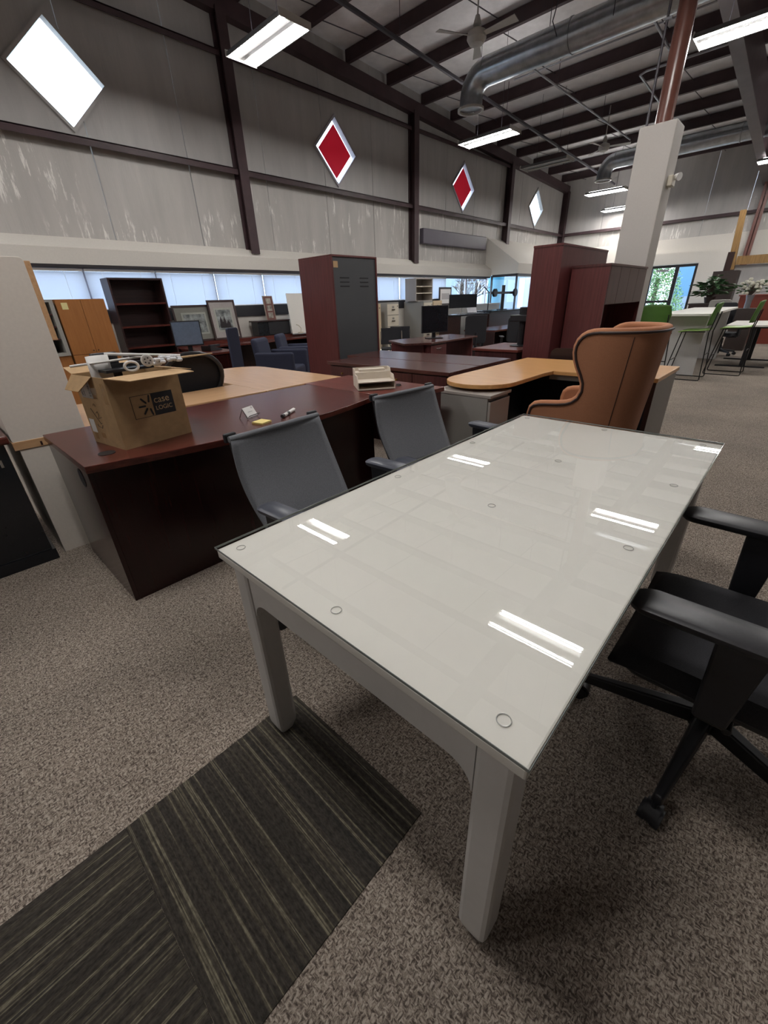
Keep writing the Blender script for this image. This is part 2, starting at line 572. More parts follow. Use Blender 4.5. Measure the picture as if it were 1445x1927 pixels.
# bridging straps between purlins
for yy in (7.75, 5.6, 3.4, 0.2):
    b = B()
    for kk in range(-2, 11):
        x = 6.93 + 1.25 * kk
        b.cyl((x, yy, zpur(x) + 0.03), (x + 1.25, yy + 0.05, zpur(x + 1.25) + 0.2), 0.009, 5)
    b.build('bridging_strap', 'dark_conduit', ceil)

# ---- left wall: insulated panels, girts, columns, diamond windows
GIRT, TOPG = 3.58, 5.13
DIA = [(2.72, 4.27), (7.78, 4.27), (12.75, 4.26), (17.6, 4.25)]
HD = 0.575
wl = struct('wall_left', B().box(XR, FAR + 0.2, W + 0.10, W + 0.14, 0.0, 0.9), 'drywall')
seams = [-6.5, -4.6, -3.1, -1.62, -0.12, 1.38, 2.88, 4.36, 5.9, 7.42, 8.9, 10.42, 11.9, 13.4, 14.9, 16.4, 17.9, 19.4, 20.3]
for a, c in zip(seams, seams[1:]):
    a2, c2 = a + 0.006, c - 0.006
    b = B().box(a2, c2, W, W + 0.1, 2.2, GIRT)
    b.build('wall_panel', 'vinyl_wall_scuffed', wl, bevel=0.01)
    cuts = {a2, c2}
    for cx, cz in DIA:
        for t in (cx - HD, cx, cx + HD):
            if a2 < t < c2:
                cuts.add(t)
    cuts = sorted(cuts)
    b = B()
    for p, q in zip(cuts, cuts[1:]):
        mid = (p + q) / 2
        ztp, ztq = zpur(p) + 0.24, zpur(q) + 0.24
        hit = [d for d in DIA if abs(mid - d[0]) < HD]
        def qd(z0p, z1p, z0q, z1q):
            b.hexa([(p, W, z0p), (q, W, z0q), (q, W + 0.1, z0q), (p, W + 0.1, z0p)], [(p, W, z1p), (q, W, z1q), (q, W + 0.1, z1q), (p, W + 0.1, z1p)])
        if hit:
            cx, cz = hit[0]
            hp, hq = max(0, HD - abs(p - cx)), max(0, HD - abs(q - cx))
            qd(GIRT, cz - hp, GIRT, cz - hq)
            qd(cz + hp, ztp, cz + hq, ztq)
        else:
            qd(GIRT, ztp, GIRT, ztq)
    b.build('wall_panel', 'vinyl_wall', wl)
for x0, x1 in ((XR, 5.2), (5.38, 10.22), (10.4, 15.22), (15.4, FAR - 0.1)):
    B().box(x0, x1, W - 0.16, W, GIRT - 0.012, GIRT + 0.004).box(x0, x1, W - 0.16, W - 0.148, GIRT - 0.09, GIRT).build('girt', 'primer_steel', wl)
    if x1 < 16:
        B().box(x0, x1, W - 0.14, W, TOPG - 0.012, TOPG + 0.004).box(x0, x1, W - 0.14, W - 0.128, TOPG - 0.08, TOPG).build('girt', 'primer_steel', wl)
b = B()
b.hexa([(XR, W - 0.16, zpur(XR) - 0.24), (FAR, W - 0.16, zpur(FAR) - 0.24), (FAR, W, zpur(FAR) - 0.24), (XR, W, zpur(XR) - 0.24)],
       [(XR, W - 0.16, zpur(XR) - 0.005), (FAR, W - 0.16, zpur(FAR) - 0.005), (FAR, W, zpur(FAR) - 0.005), (XR, W, zpur(XR) - 0.005)])
b.build('rafter', 'primer_steel', wl)
for x in (0.28, 5.29, 10.31, 15.31, 19.95):
    zt, zb = zpur(x) - 0.2, (2.26 if x < 14 else 2.9)
    b = B().box(x - 0.09, x + 0.09, W - 0.22, W - 0.20, zb, zt).box(x - 0.006, x + 0.006, W - 0.21, W - 0.02, zb, zt).box(x - 0.09, x + 0.09, W - 0.03, W - 0.012, zb, zt)
    b.build('steel_column', 'primer_steel', wl)
for i, (cx, cz) in enumerate(DIA):
    red = i in (1, 2)
    w = B()
    def ring(h0, h1, y0, y1, bb):
        P = lambda h: [(cx, cz - h), (cx + h, cz), (cx, cz + h), (cx - h, cz)]
        A, Bq = P(h0), P(h1)
        for q in range(4):
            r = (q + 1) % 4
            bb.add([(A[q][0], y0, A[q][1]), (A[r][0], y0, A[r][1]), (Bq[r][0], y0, Bq[r][1]), (Bq[q][0], y0, Bq[q][1]),
                    (A[q][0], y1, A[q][1]), (A[r][0], y1, A[r][1]), (Bq[r][0], y1, Bq[r][1]), (Bq[q][0], y1, Bq[q][1])],
                   [(0, 1, 2, 3), (7, 6, 5, 4), (0, 4, 5, 1), (1, 5, 6, 2), (2, 6, 7, 3), (3, 7, 4, 0)])
        return bb
    win = struct('window_%d' % (i + 1), ring(HD - 0.012, HD + 0.045, W - 0.03, W + 0.09, w), 'mullion' if red else 'vinyl_wall')
    g = B().prism([(cx, cz - HD + 0.03), (cx + HD - 0.03, cz), (cx, cz + HD - 0.03), (cx - HD + 0.03, cz)], W + 0.06, W + 0.066, 'y')
    g.build('pane', 'window_glass', win)
    if red:
        h = HD - 0.115
        t = B().prism([(cx, cz - h), (cx + h, cz), (cx, cz + h), (cx - h, cz)], W + 0.02, W + 0.035, 'y').build('suit_panel', 'red_board', win)
        t['label'] = 'red diamond panel'

# ---- left wall, lower drywall strip with ribbon window
YD = 8.25
wd_ = struct('wall_left_lower', B().box(XR, 11.9, YD, W, 0, 1.17).box(11.9, 14.2, YD, W, 0, 0.62).box(XR, 1.1, YD, W, 1.17, 1.99), 'drywall')
B().prism([(YD, 1.985), (W, 1.985), (W, 2.36), (YD, 2.20)], XR, 14.3, 'x').build('soffit_ledge', 'drywall', wd_)
struct('trim_1', B().box(1.1, 14.25, YD - 0.006, YD + 0.1, 1.945, 1.985), 'window_trim')
struct('trim_2', B().box(1.1, 11.9, YD - 0.02, YD + 0.2, 1.17, 1.365), 'sill_black', bevel=0.005)
mull = [1.1, 2.22, 3.28, 4.32, 5.36, 6.42, 7.48, 8.54, 9.6, 10.66, 11.76, 12.95, 14.2]
ORD = ['first', 'second', 'third', 'fourth', 'fifth', 'sixth', 'seventh', 'eighth', 'ninth', 'tenth']
for i, (a, c) in enumerate(zip(mull, mull[1:])):
    z0 = 1.365 if i < 10 else 0.62
    fr = B().box(a, a + 0.03, YD + 0.10, YD + 0.16, z0, 1.945).box(c - 0.03, c, YD + 0.10, YD + 0.16, z0, 1.945).box(a + 0.03, c - 0.03, YD + 0.10, YD + 0.16, z0, z0 + 0.03).box(a + 0.03, c - 0.03, YD + 0.10, YD + 0.16, 1.915, 1.945)
    win = struct('window_%d' % (i + 5), fr, 'mullion')
    B().box(a + 0.03, c - 0.03, YD + 0.125, YD + 0.131, z0 + 0.03, 1.915).build('pane', 'window_glass', win)
    if i < 10:
        nth = ORD[i] if i else 'leftmost'
        t = thing('window_blind', 'closed white slatted blind in the ribbon window, %s%s' % (nth, ' of the row' if not i else ' from the left'), 'blind', ((a + c) / 2, YD + 0.055, 1.37), 0, 'white blinds in the ribbon window')
        hw = (c - a) / 2 - 0.012
        B().box(-hw, hw, -0.02, 0.02, 0.53, 0.565).build('head_rail', 'paper', t)
        s = B()
        zz = 0.02
        while zz < 0.53:
            dz, dy = 0.0140, 0.005
            s.add([(-hw, -dy, zz - dz), (hw, -dy, zz - dz), (hw, dy, zz + dz), (-hw, dy, zz + dz)], [(0, 1, 2, 3)])
            zz += 0.0215
        tag(s.build('slat', 'blind_slat', t), kind='stuff')
        B().box(-hw, hw, -0.012, 0.012, -0.002, 0.012).build('bottom_rail', 'paper', t)
        for xx in (-hw * 0.55, hw * 0.55):
            B().cyl((xx, -0.012, 0.0), (xx, -0.012, 0.53), 0.0025, 5).build('cord', 'paper', t)
struct('trim_3', B().box(10.7, 14.05, W - 0.14, W, 2.75, 3.11), 'purple_board', bevel=0.02)
# glazed entrance bay pushed into the room
VX, VY = 14.3, 7.29
vest = struct('wall_bay', B().prism([(W, 2.03), (W, 3.12), (VY, 2.32), (VY, 2.03)], VX, FAR, 'x'), 'drywall')
b = B()
for y in (VY, 8.2):
    b.box(VX, VX + 0.05, y, y + 0.05, 0.0, 2.0)
b.box(VX, VX + 0.05, VY + 0.05, 8.2, 1.96, 2.03).box(VX, VX + 0.05, VY + 0.05, 8.2, 0.0, 0.06).box(VX, VX + 0.05, VY + 0.05, 8.2, 0.60, 0.65)
win = struct('window_17', b, 'window_trim')
B().box(VX + 0.02, VX + 0.026, VY + 0.05, 8.2, 0.65, 1.96).build('pane', 'window_glass', win)
b = B().box(VX + 0.05, FAR - 0.3, VY, VY + 0.05, 1.96, 2.03).box(VX + 0.05, FAR - 0.3, VY, VY + 0.05, 0.0, 0.06)
for x in (15.6, 16.9, 18.2, 19.7):
    b.box(x - 0.03, x + 0.03, VY, VY + 0.05, 0.06, 1.96)
win = struct('window_18', b, 'window_trim')
B().box(VX + 0.05, FAR - 0.3, VY + 0.02, VY + 0.026, 0.06, 1.96).build('pane', 'window_glass', win)

# ---- far wall
wf = struct('wall_far', B().box(FAR + 0.10, FAR + 0.14, YR, 3.2, 0, 1).box(FAR + 0.10, FAR + 0.14, 5.05, 7.2, 0, 1), 'drywall')
ys = [-8.5, -6.6, -5.1, -3.6, -2.1, -0.6, 0.9, 2.4, 3.55, 5.2, 6.9, 8.5]
for a, c in zip(ys, ys[1:]):
    B().box(FAR, FAR + 0.1, a + 0.006, c - 0.006, 3.0, 3.58).build('wall_panel', 'vinyl_wall_scuffed', wf)
    B().box(FAR, FAR + 0.1, a + 0.006, c - 0.006, 3.58, zpur(FAR) + 0.24).build('wall_panel', 'vinyl_wall', wf)
B().box(FAR - 0.15, FAR, YR, 8.3, 3.5, 3.59).build('girt', 'primer_steel', wf)
b = B().box(FAR - 0.2, FAR + 0.1, 5.05, VY, 0, 3.0).box(FAR - 0.2, FAR + 0.1, 3.2, 5.05, 2.2, 3.0).box(FAR - 0.2, FAR + 0.1, YR, 3.2, 0, 3.0)
b.build('wall_panel', 'drywall', wf)
B().box(FAR - 0.55, FAR - 0.2, 2.3, 3.25, 0, 2.55).box(FAR - 0.55, FAR - 0.2, 3.25, 5.1, 2.2, 2.55).box(FAR - 0.55, FAR - 0.2, 5.1, 5.9, 0, 2.55).build('bulkhead', 'drywall', wf)
B().cyl((FAR - 0.35, 2.1, 0), (FAR - 0.35, 2.1, 0.01), 0.02, 8).box(FAR - 0.5, FAR - 0.05, 2.0, 2.02, 0, 5.1).box(FAR - 0.5, FAR - 0.48, 1.92, 2.1, 0, 5.1).build('steel_column', 'red_column', wf)
# glazed door in the far wall
XD = FAR - 0.5
b = B().box(XD, XD + 0.08, 3.25, 3.33, 0, 2.18).box(XD, XD + 0.08, 5.02, 5.1, 0, 2.18).box(XD, XD + 0.08, 3.33, 5.02, 2.10, 2.18).box(XD, XD + 0.08, 3.80, 3.92, 0, 2.10).box(XD, XD + 0.08, 4.62, 4.72, 0, 2.10).box(XD, XD + 0.08, 3.92, 4.62, 0.98, 1.06).box(XD, XD + 0.08, 3.33, 3.8, 0, 0.15).box(XD, XD + 0.08, 3.92, 4.62, 0, 0.15).box(XD, XD + 0.08, 4.72, 5.02, 0, 0.15)
dr = struct('door_1', b, 'alu_dark')
for (a, c, z0, z1) in ((3.33, 3.8, 0.15, 2.1), (3.92, 4.62, 1.06, 2.1), (3.92, 4.62, 0.15, 0.98), (4.72, 5.02, 0.15, 2.1)):
    B().box(XD + 0.03, XD + 0.036, a, c, z0, z1).build('pane', 'window_glass', dr)
B().box(XD - 0.03, XD, 4.1, 4.5, 1.98, 2.05).build('door_closer', 'conduit', dr)

# ---- walls out of the photograph, closing the hall
struct('wall_right', B().box(XR, FAR + 0.2, YR - 0.1, YR, 0, 6.9), 'vinyl_wall')
struct('wall_rear', B().box(XR - 0.1, XR, YR, W, 0, 6.9), 'vinyl_wall')

# ---- main frame beam and pillar
b = B()
def beam(y0, y1, zlo, zhi):
    xs = [XR, 7.0, 20.0]
    for a, c in zip(xs, xs[1:]):
        b.hexa([(a, y0, zlo(a)), (c, y0, zlo(c)), (c, y1, zlo(c)), (a, y1, zlo(a))], [(a, y0, zhi(a)), (c, y0, zhi(c)), (c, y1, zhi(c)), (a, y1, zhi(a))])
zb = lambda x: lerp([(XR, 5.6), (7.0, 5.12), (20.0, 4.22)], x)
beam(2.07, 2.09, zb, lambda x: zpur(x) - 0.004)
struct('roof_beam', b, 'primer_steel')
b = B()
beam(1.98, 2.18, lambda x: zb(x) - 0.016, zb)
o = struct('roof_beam_flange', b, 'primer_light')
pl = thing('pillar', 'square beige plasterboard pillar with brown steel pipe rising from its top', 'pillar', (7.2, 1.95, 0))
B().box(-0.2, 0.18, -0.2, 0.2, 0, 3.12).build('casing', 'pillar_paint', pl, bevel=0.008)
B().cyl((0.0, 0.0, 3.121), (0.0, 0.0, 5.09), 0.095, 20).build('pipe', 'pipe_paint', pl, smooth=True)
B().box(-0.15, 0.15, -0.12, 0.12, 5.09, 5.098).build('cap_plate', 'primer_steel', pl)
t = thing('emergency_light', 'small beige emergency light with lamp head on the side of the pillar', 'light', (7.2, 1.75, 2.55))
B().box(-0.08, 0.07, -0.06, -0.001, -0.05, 0.06).build('housing', 'beige_box', t, bevel=0.01)
B().cyl((0.03, -0.06, 0.05), (0.0, -0.11, 0.04), 0.03, 14, 0.042).build('lamp_head', 'lamp_lens', t, smooth=True)
t = thing('conduit_run', 'thin dark conduit strapped beside the brown pipe above the pillar', 'conduit', (7.05, 2.09, 3.13))
B().tube([(0, 0, 0), (0, 0, 1.9), (0.0, -0.02, 2.2)], 0.014, 6).build('conduit', 'dark_conduit', t)
B().box(-0.02, 0.02, -0.05, 0.03, 0.9, 0.92).build('strap', 'conduit', t)

# ================================================================== ceiling services
def fixture(label, x, y, z, lit=True, drop=None, group='fluorescent fixtures under the roof'):
    drop = zpur(x) + 0.24 - z - 0.067 if drop is None else drop
    t = thing('fluorescent_fixture', label, 'light', (x, y, z), 0, group)
    L = 0.60
    h = B().prism([(-0.23, 0.0), (-0.21, 0.055), (-0.07, 0.065), (0.07, 0.065), (0.21, 0.055), (0.23, 0.0), (0.215, 0.0), (0.20, 0.045), (0.10, 0.05), (0.03, 0.02), (-0.03, 0.02), (-0.10, 0.05), (-0.20, 0.045), (-0.215, 0.0)], -L, L, 'y')
    h.build('housing', 'reflector', t)
    for dx in (-0.20, -0.135, 0.135, 0.20):
        B().cyl((dx, -L + 0.02, 0.018), (dx, L - 0.02, 0.018), 0.0135, 8).build('tube', 'tube_glow' if lit else 'fan_white', t, smooth=True)
    if lit:  # glowing strips added on top to brighten the ceiling and upper walls
        for dx in (-0.12, 0.12):
            B().box(dx - 0.03, dx + 0.03, -0.5, 0.5, 0.0665, 0.069).build('ceiling_fill_strip', 'ceiling_fill_glow', t)
    for s in (-1, 1):
        B().box(-0.235, 0.235, s * L - 0.006 + s * 0.007, s * L + 0.006 + s * 0.007, -0.005, 0.066).build('end_plate', 'fan_white', t)
        B().cyl((0, s * 0.28, 0.066), (0, s * 0.28, 0.066 + drop), 0.004, 5).build('hanger', 'dark_conduit', t)
    return t
fixture('lit fluorescent fixture close to the bare white diamond, top left', 4.45, 6.02, 4.30, True)
fixture('lit fluorescent fixture hanging below the round duct outlet, mid-ceiling', 9.80, 5.95, 4.30, True)
fixture('unlit grey fluorescent fixture between duct outlet and small white diamond', 12.75, 6.0, 4.32, False)
fixture('lit fluorescent fixture near the far left corner, left of the pillar', 17.25, 5.95, 4.28, True)
fixture('small distant lit fixture half hidden by the left edge of the pillar', 19.3, 6.05, 4.05, True)
fixture('big lit fluorescent fixture at the top right, right of the brown pipe', 8.72, 1.55, 4.30, True, 0.335)
fixture('lit fluorescent fixture in front of the far red column at the right edge', 17.0, 1.5, 4.28, True)
fixture('lit fluorescent fixture mirrored at the far right end of the glass tabletop', 14.7, 0.7, 4.28, True)
fixture('lit fluorescent fixture over the white table, seen only as near glare on its glass', 4.42, 1.48, 4.30, True)
for x, y in ((0.2, 6.0), (0.2, 1.5), (-4.0, 4.0), (9.6, -3.0), (13.0, -3.0)):  # unseen; one read from the table's shadow, the others put in for light
    fixture('unseen fluorescent fixture hanging outside the picture', x, y, 4.30, True, None, 'fixtures outside the picture')

def duct(label, x, y, z, yend):
    t = thing('spiral_duct', label, 'duct', (x, y, z))
    r, R, rise = 0.205, 0.30, 0.32
    pts = [(0, 0, 0.04), (0, 0, 0.14)]
    for i in range(0, 7):
        a = PI / 2 * i / 6
        pts.append((0, -R + R * math.cos(a), 0.16 + R * math.sin(a)))
    B().tube(pts, r, 24).build('elbow', 'galvanised', t, smooth=True)
    zc = 0.16 + R
    yy = -R - 0.001
    while y + yy > yend:
        y2 = max(yy - 1.5, yend - y)
        B().cyl((0, yy, zc), (0, y2 + 0.004, zc), r - 0.002, 28).cyl((0, y2 + 0.03, zc), (0, y2 + 0.004, zc), r + 0.008, 28).build('duct_section', 'galvanised', t, smooth=True)
        yy = y2
        if y2 <= yend - y + 1e-6:
            break
    b = B()
    n = 28
    for k in range(n):
        a0, a1 = 2 * PI * k / n, 2 * PI * (k + 1) / n
        P = lambda rr, a, z_: (rr * math.cos(a), rr * math.sin(a), z_)
        b.add([P(r - 0.005, a0, 0), P(r - 0.005, a1, 0), P(r + 0.035, a1, 0), P(r + 0.035, a0, 0), P(r - 0.005, a0, 0.035), P(r - 0.005, a1, 0.035), P(r + 0.035, a1, 0.035), P(r + 0.035, a0, 0.035)],
              [(3, 2, 1, 0), (4, 5, 6, 7), (0, 1, 5, 4), (1, 2, 6, 5), (2, 3, 7, 6), (3, 0, 4, 7)])
    b.build('outlet_ring', 'fan_white', t)
    for yy in (-1.4, -3.4, -5.6):
        if y + yy > yend:
            B().cyl((0.0, yy, zc + r), (0.0, yy, zc + r + 0.45), 0.006, 5).build('hanger', 'dark_conduit', t)
duct('galvanised spiral duct, nearer one, elbowed down above the middle of the left wall', 8.66, 5.68, 4.44, -5.0)
duct('galvanised spiral duct, farther one, passing behind the pillar', 16.5, 5.85, 4.46, -3.0)

def fan(label, x, y, z, ang):
    t = thing('ceiling_fan', label, 'fan', (x, y, z), ang, 'white ceiling fans')
    B().lathe([(0.03, -0.10), (0.10, -0.08), (0.14, -0.02), (0.13, 0.05), (0.05, 0.09)], 20).build('motor', 'fan_white', t, smooth=True)
    B().cyl((0, 0, 0.09), (0, 0, zpur(x) + 0.2 - z), 0.012, 8).lathe([(0.02, 0.09), (0.06, 0.12), (0.03, 0.22)], 12).build('down_rod', 'fan_white', t)
    for i in range(3):
        a = 2 * PI * i / 3
        ca, sa = math.cos(a), math.sin(a)
        b = B()
        lo, hi = [], []
        for (u, v, w) in ((0.13, -0.03, 0.01), (0.62, -0.075, 0.012), (0.62, 0.06, -0.012), (0.13, 0.03, -0.01)):
            lo.append((u * ca - v * sa, u * sa + v * ca, w))
            hi.append((u * ca - v * sa, u * sa + v * ca, w + 0.008))
        b.hexa(lo, hi).build('blade', 'fan_white', t)
fan('white three-bladed ceiling fan, nearer one, at the top of the picture', 7.2, 4.68, 4.72, 0.55)
fan('white three-bladed ceiling fan, farther one, left of the pillar', 14.4, 5.22, 4.80, 0.9)

def run(name, label, cat, pts, r, mat, hangers=()):
    base = Vector(pts[0])
    t = thing(name, label, cat, base)
    B().tube([Vector(p) - base for p in pts], r, 8).build('pipe', mat, t, smooth=True)
    for (x, y, z) in hangers:
        B().cyl(Vector((x, y, z)) - base, Vector((x, y, zpur(x) + 0.1)) - base, 0.006, 5).build('hanger', 'dark_conduit', t)
run('sprinkler_pipe', 'long dark sprinkler pipe running under the purlins toward the far wall', 'pipe', [(3.5, 6.36, 5.40), (10, 6.42, 5.19), (19.6, 6.52, 4.90)], 0.034, 'dark_conduit', [(7.5, 6.4, 5.26), (11.3, 6.43, 5.15), (15, 6.47, 5.04)])
run('conduit_run', 'thin grey conduit parallel to the sprinkler pipe above the fan', 'conduit', [(9.6, 5.18, 5.20), (15.6, 4.98, 5.12)], 0.02, 'conduit', [(11, 5.13, 5.18), (13.5, 5.05, 5.15)])
run('conduit_run', 'thin grey conduit with elbow crossing the roof just left of the pillar', 'conduit', [(14.2, 3.8, 5.10), (11.6, 3.74, 5.12), (11.5, 3.6, 5.12), (11.5, 2.2, 5.12)], 0.02, 'conduit', [(12.8, 3.77, 5.11), (11.5, 3.0, 5.12)])
run('conduit_run', 'short conduit running from the near duct toward the pillar top', 'conduit', [(9.2, 3.2, 5.32), (12.5, 3.25, 5.25)], 0.022, 'conduit')
run('conduit_run', 'thin horizontal conduit fixed along a purlin behind the near duct', 'conduit', [(10.75, 6.0, 5.45), (10.75, -1.0, 5.45)], 0.014, 'conduit')
run('cable_drop', 'dark loose cable hanging beside the nearer ceiling fan', 'cable', [(8.1, 3.9, 5.7), (8.12, 3.9, 5.2), (8.06, 3.95, 4.9), (8.15, 3.9, 4.75)], 0.008, 'dark_conduit')
run('cable_drop', 'thin wire hanging in front of the nearer galvanised duct', 'cable', [(8.1, 3.1, 5.7), (8.1, 3.1, 4.7)], 0.006, 'dark_conduit')

# ================================================================== white table with glass
TX0, TX1, TY0, TY1 = 0.372, 2.205, 0.098, 1.003
TL, TW = TX1 - TX0, TY1 - TY0
tb = thing('dining_table', 'long white table with square legs in the foreground, topped with a glass sheet', 'table', (TX0, TY0, 0))
B().box(0.004, TL - 0.004, 0.004, TW - 0.004, 0.712, 0.738).build('tabletop', 'white_lacquer', tb, bevel=0.004)
B().box(0.014, TL - 0.014, 0.014, TW - 0.014, 0.694, 0.7118).build('top_moulding', 'white_satin', tb, bevel=0.005)
LG, IN = 0.072, 0.026
for sx in (0, 1):
    for sy in (0, 1):
        x0 = IN if not sx else TL - IN - LG
        y0 = IN if not sy else TW - IN - LG
        def ringz(z, e):
            return [(x, y, z) for x, y in rrect(x0 + e, x0 + LG - e, y0 + e, y0 + LG - e, 0.012, 2)]
        b = B()
        rows = [ringz(0.0, 0.012), ringz(0.035, 0.002), ringz(0.05, 0.0), ringz(0.6938, 0.0)]
        n = len(rows[0])
        b.add([p for r in rows for p in r], [(i * n + k, i * n + (k + 1) % n, (i + 1) * n + (k + 1) % n, (i + 1) * n + k) for i in range(3) for k in range(n)] + [tuple(range(n - 1, -1, -1)), tuple(range(3 * n, 4 * n))])
        b.build('leg', 'white_satin', tb)
def apron(a0, a1):   # profile with rounded corners dropping onto the legs
    pts = [(a0, 0.6938), (a0, 0.54)]
    R = 0.055
    for i in range(7):
        a = PI - (PI / 2) * i / 6
        pts.append((a0 + 0.002 + R + R * math.cos(a), 0.54 + R * math.sin(a) * 1.0))
    for i in range(7):
        a = PI / 2 - (PI / 2) * i / 6
        pts.append((a1 - 0.002 - R + R * math.cos(a), 0.54 + R * math.sin(a)))
    pts += [(a1, 0.54), (a1, 0.6938)]
    return pts
for sy in (0, 1):
    y0 = IN + 0.006 if not sy else TW - IN - 0.028
    B().prism(apron(IN + LG, TL - IN - LG), y0, y0 + 0.022, 'y').build('apron', 'white_satin', tb)
for sx in (0, 1):
    x0 = IN + 0.006 if not sx else TL - IN - 0.028
    B().prism(apron(IN + LG, TW - IN - LG), x0, x0 + 0.022, 'x').build('apron', 'white_satin', tb)
gl = thing('glass_sheet', 'clear glass sheet on round bumpers covering the white table', 'glass', (TX0, TY0, 0.738))
B().box(0.002, TL - 0.002, 0.002, TW - 0.002, 0.0025, 0.0085).build('pane', 'table_glass', gl)
for y0, y1, x0, x1 in ((0.0008, 0.0019, 0.001, TL - 0.001), (TW - 0.0019, TW - 0.0008, 0.001, TL - 0.001), (0.002, TW - 0.002, 0.0008, 0.0019), (0.002, TW - 0.002, TL - 0.0019, TL - 0.0008)):
    B().box(x0, x1, y0, y1, 0.0025, 0.0085).build('polished_edge', 'glass_edge', gl)
for x in (0.425, 1.08, 1.60, 2.15):
    for y in (0.955, 0.56, 0.165):
        B().tube([(x - TX0 + 0.0115 * math.cos(q), y - TY0 + 0.0115 * math.sin(q), 0.00125) for q in [2 * PI * i / 22 for i in range(22)]], 0.0009, 5, closed=True).build('bumper', 'clear_bumper', gl)

# ================================================================== swivel chairs
def star_base(t, mat, ang, R=0.31, zc=0.085):
    B().cyl((0, 0, zc - 0.01), (0, 0, zc + 0.06), 0.045, 16, 0.035).build('hub', mat, t, smooth=True)
    B().cyl((0, 0, zc + 0.06), (0, 0, 0.36), 0.025, 14).build('gas_column', mat, t, smooth=True)
    for i in range(5):
        a = ang + 2 * PI * i / 5
        ca, sa = math.cos(a), math.sin(a)
        P = lambda u, v, z: (u * ca - v * sa, u * sa + v * ca, z)
        b = B().hexa([P(0.035, -0.026, zc - 0.005), P(R, -0.014, zc - 0.025), P(R, 0.014, zc - 0.025), P(0.035, 0.026, zc - 0.005)],
                     [P(0.035, -0.02, zc + 0.05), P(R, -0.011, zc + 0.008), P(R, 0.011, zc + 0.008), P(0.035, 0.02, zc + 0.05)])
        lg = b.build('leg', mat, t, bevel=0.006)
        c = B()
        for s in (-1, 1):
            c.cyl(P(R, s * 0.008, 0.029), P(R, s * 0.027, 0.029), 0.029, 16)
        c.cyl(P(R, 0, 0.03), P(R, 0, zc - 0.02), 0.008, 8)
        c.cyl(P(R - 0.005, -0.02, 0.034), P(R - 0.005, 0.02, 0.034), 0.033, 10)
        c.build('caster', 'black_plastic', lg, smooth=True)
def arm(t, s, x, y0, y1, z, padmat, postmat, w=0.085, post_y=0.0):
    yc = (y0 + y1) / 2
    pts = rrect(-w / 2, w / 2, y0, y1, w * 0.42, 5)
    b = B()
    rows = []
    for (zz, e) in ((z - 0.028, 0.012), (z - 0.018, 0.002), (z - 0.006, 0.0), (z, 0.008)):
        rows.append([(s * x + px * (1 - e * 2 / w), yc + (py - yc) * (1 - e * 2 / (y1 - y0)), zz - 0.012 * ((py - yc) / (y1 - y0) * 2) ** 2 * 0.6) for px, py in pts])
    n = len(pts)
    b.add([p for r in rows for p in r], [(i * n + k, i * n + (k + 1) % n, (i + 1) * n + (k + 1) % n, (i + 1) * n + k) for i in range(3) for k in range(n)] + [tuple(range(n - 1, -1, -1)), tuple(range(3 * n, 4 * n))])
    pad = b.build('armrest', padmat, t, smooth=True)
    B().hexa([(s * x - 0.022, post_y - 0.038, 0.40), (s * x + 0.022, post_y - 0.038, 0.40), (s * x + 0.022, post_y + 0.03, 0.40), (s * x - 0.022, post_y + 0.03, 0.40)],
             [(s * x - 0.02, post_y - 0.05, z - 0.029), (s * x + 0.02, post_y - 0.05, z - 0.029), (s * x + 0.02, post_y + 0.05, z - 0.029), (s * x - 0.02, post_y + 0.05, z - 0.029)]).box(min(s * x, s * 0.1), max(s * x, s * 0.1), post_y - 0.03, post_y + 0.03, 0.375, 0.40).build('arm_post', postmat, pad, bevel=0.006)
def mesh_chair(label, loc, rz, ang, left_arm=0.665):
    # sling-back chair, local front is -y
    t = thing('mesh_office_chair', label, 'chair', loc, rz, 'grey mesh chairs at the white table')
    star_base(t, 'black_plastic', ang)
    B().box(-0.13, 0.13, -0.10, 0.14, 0.355, 0.40).build('mechanism', 'black_plastic', t, bevel=0.01)
    B().prism(rrect(-0.245, 0.245, -0.25, 0.22, 0.06), 0.402, 0.462).build('seat', 'black_fabric', t, bevel=0.02, seg=3, smooth=True)
    def back(u, v):
        z = 0.455 + 0.39 * v
        y = 0.165 + 0.15 * v + 0.03 * math.sin(v * PI * 0.9) + 0.0
        w = 0.245 + 0.018 * math.sin(v * PI) - 0.004 * v
        x = (2 * u - 1) * w
        y += -0.022 * (2 * u - 1) ** 2 * (1 - 0.6 * v)
        return (x, y, z)
    B().grid(back, 16, 14).build('backrest', 'grey_mesh', t, smooth=True, solid=0.006)
    B().cyl((-0.243, 0.322, 0.847), (0.243, 0.322, 0.847), 0.013, 12).build('top_roll', 'grey_mesh', t, smooth=True)
    for s in (-1, 1):
        B().box(s * 0.225 - 0.028, s * 0.225 + 0.028, 0.332, 0.352, 0.83, 0.868).build('end_tab', 'black_plastic', t, bevel=0.006)
        B().tube([(s * 0.22, 0.345, 0.85), (s * 0.23, 0.29, 0.66), (s * 0.20, 0.22, 0.47), (s * 0.09, 0.10, 0.39)], 0.014, 8).build('back_upright', 'black_plastic', t, smooth=True)
        arm(t, s, 0.305, -0.17, 0.06, 0.665 if s > 0 else left_arm, 'slate_plastic', 'black_plastic', 0.09, -0.02)
    return t
mesh_chair('grey mesh-back office chair at the table corner nearest the cardboard box desk', (1.015, 1.275, 0), 0.06, 2.75)
mesh_chair('grey mesh-back office chair, farther one, in front of the cream letter tray', (1.875, 1.30, 0), -0.10, 0.4, 0.59)
t = thing('office_chair', 'black swivel office chair pushed against the right side of the white table', 'chair', (1.305, -0.13, 0), PI)
star_base(t, 'black_plastic', PI + math.radians(172), 0.36, 0.10)
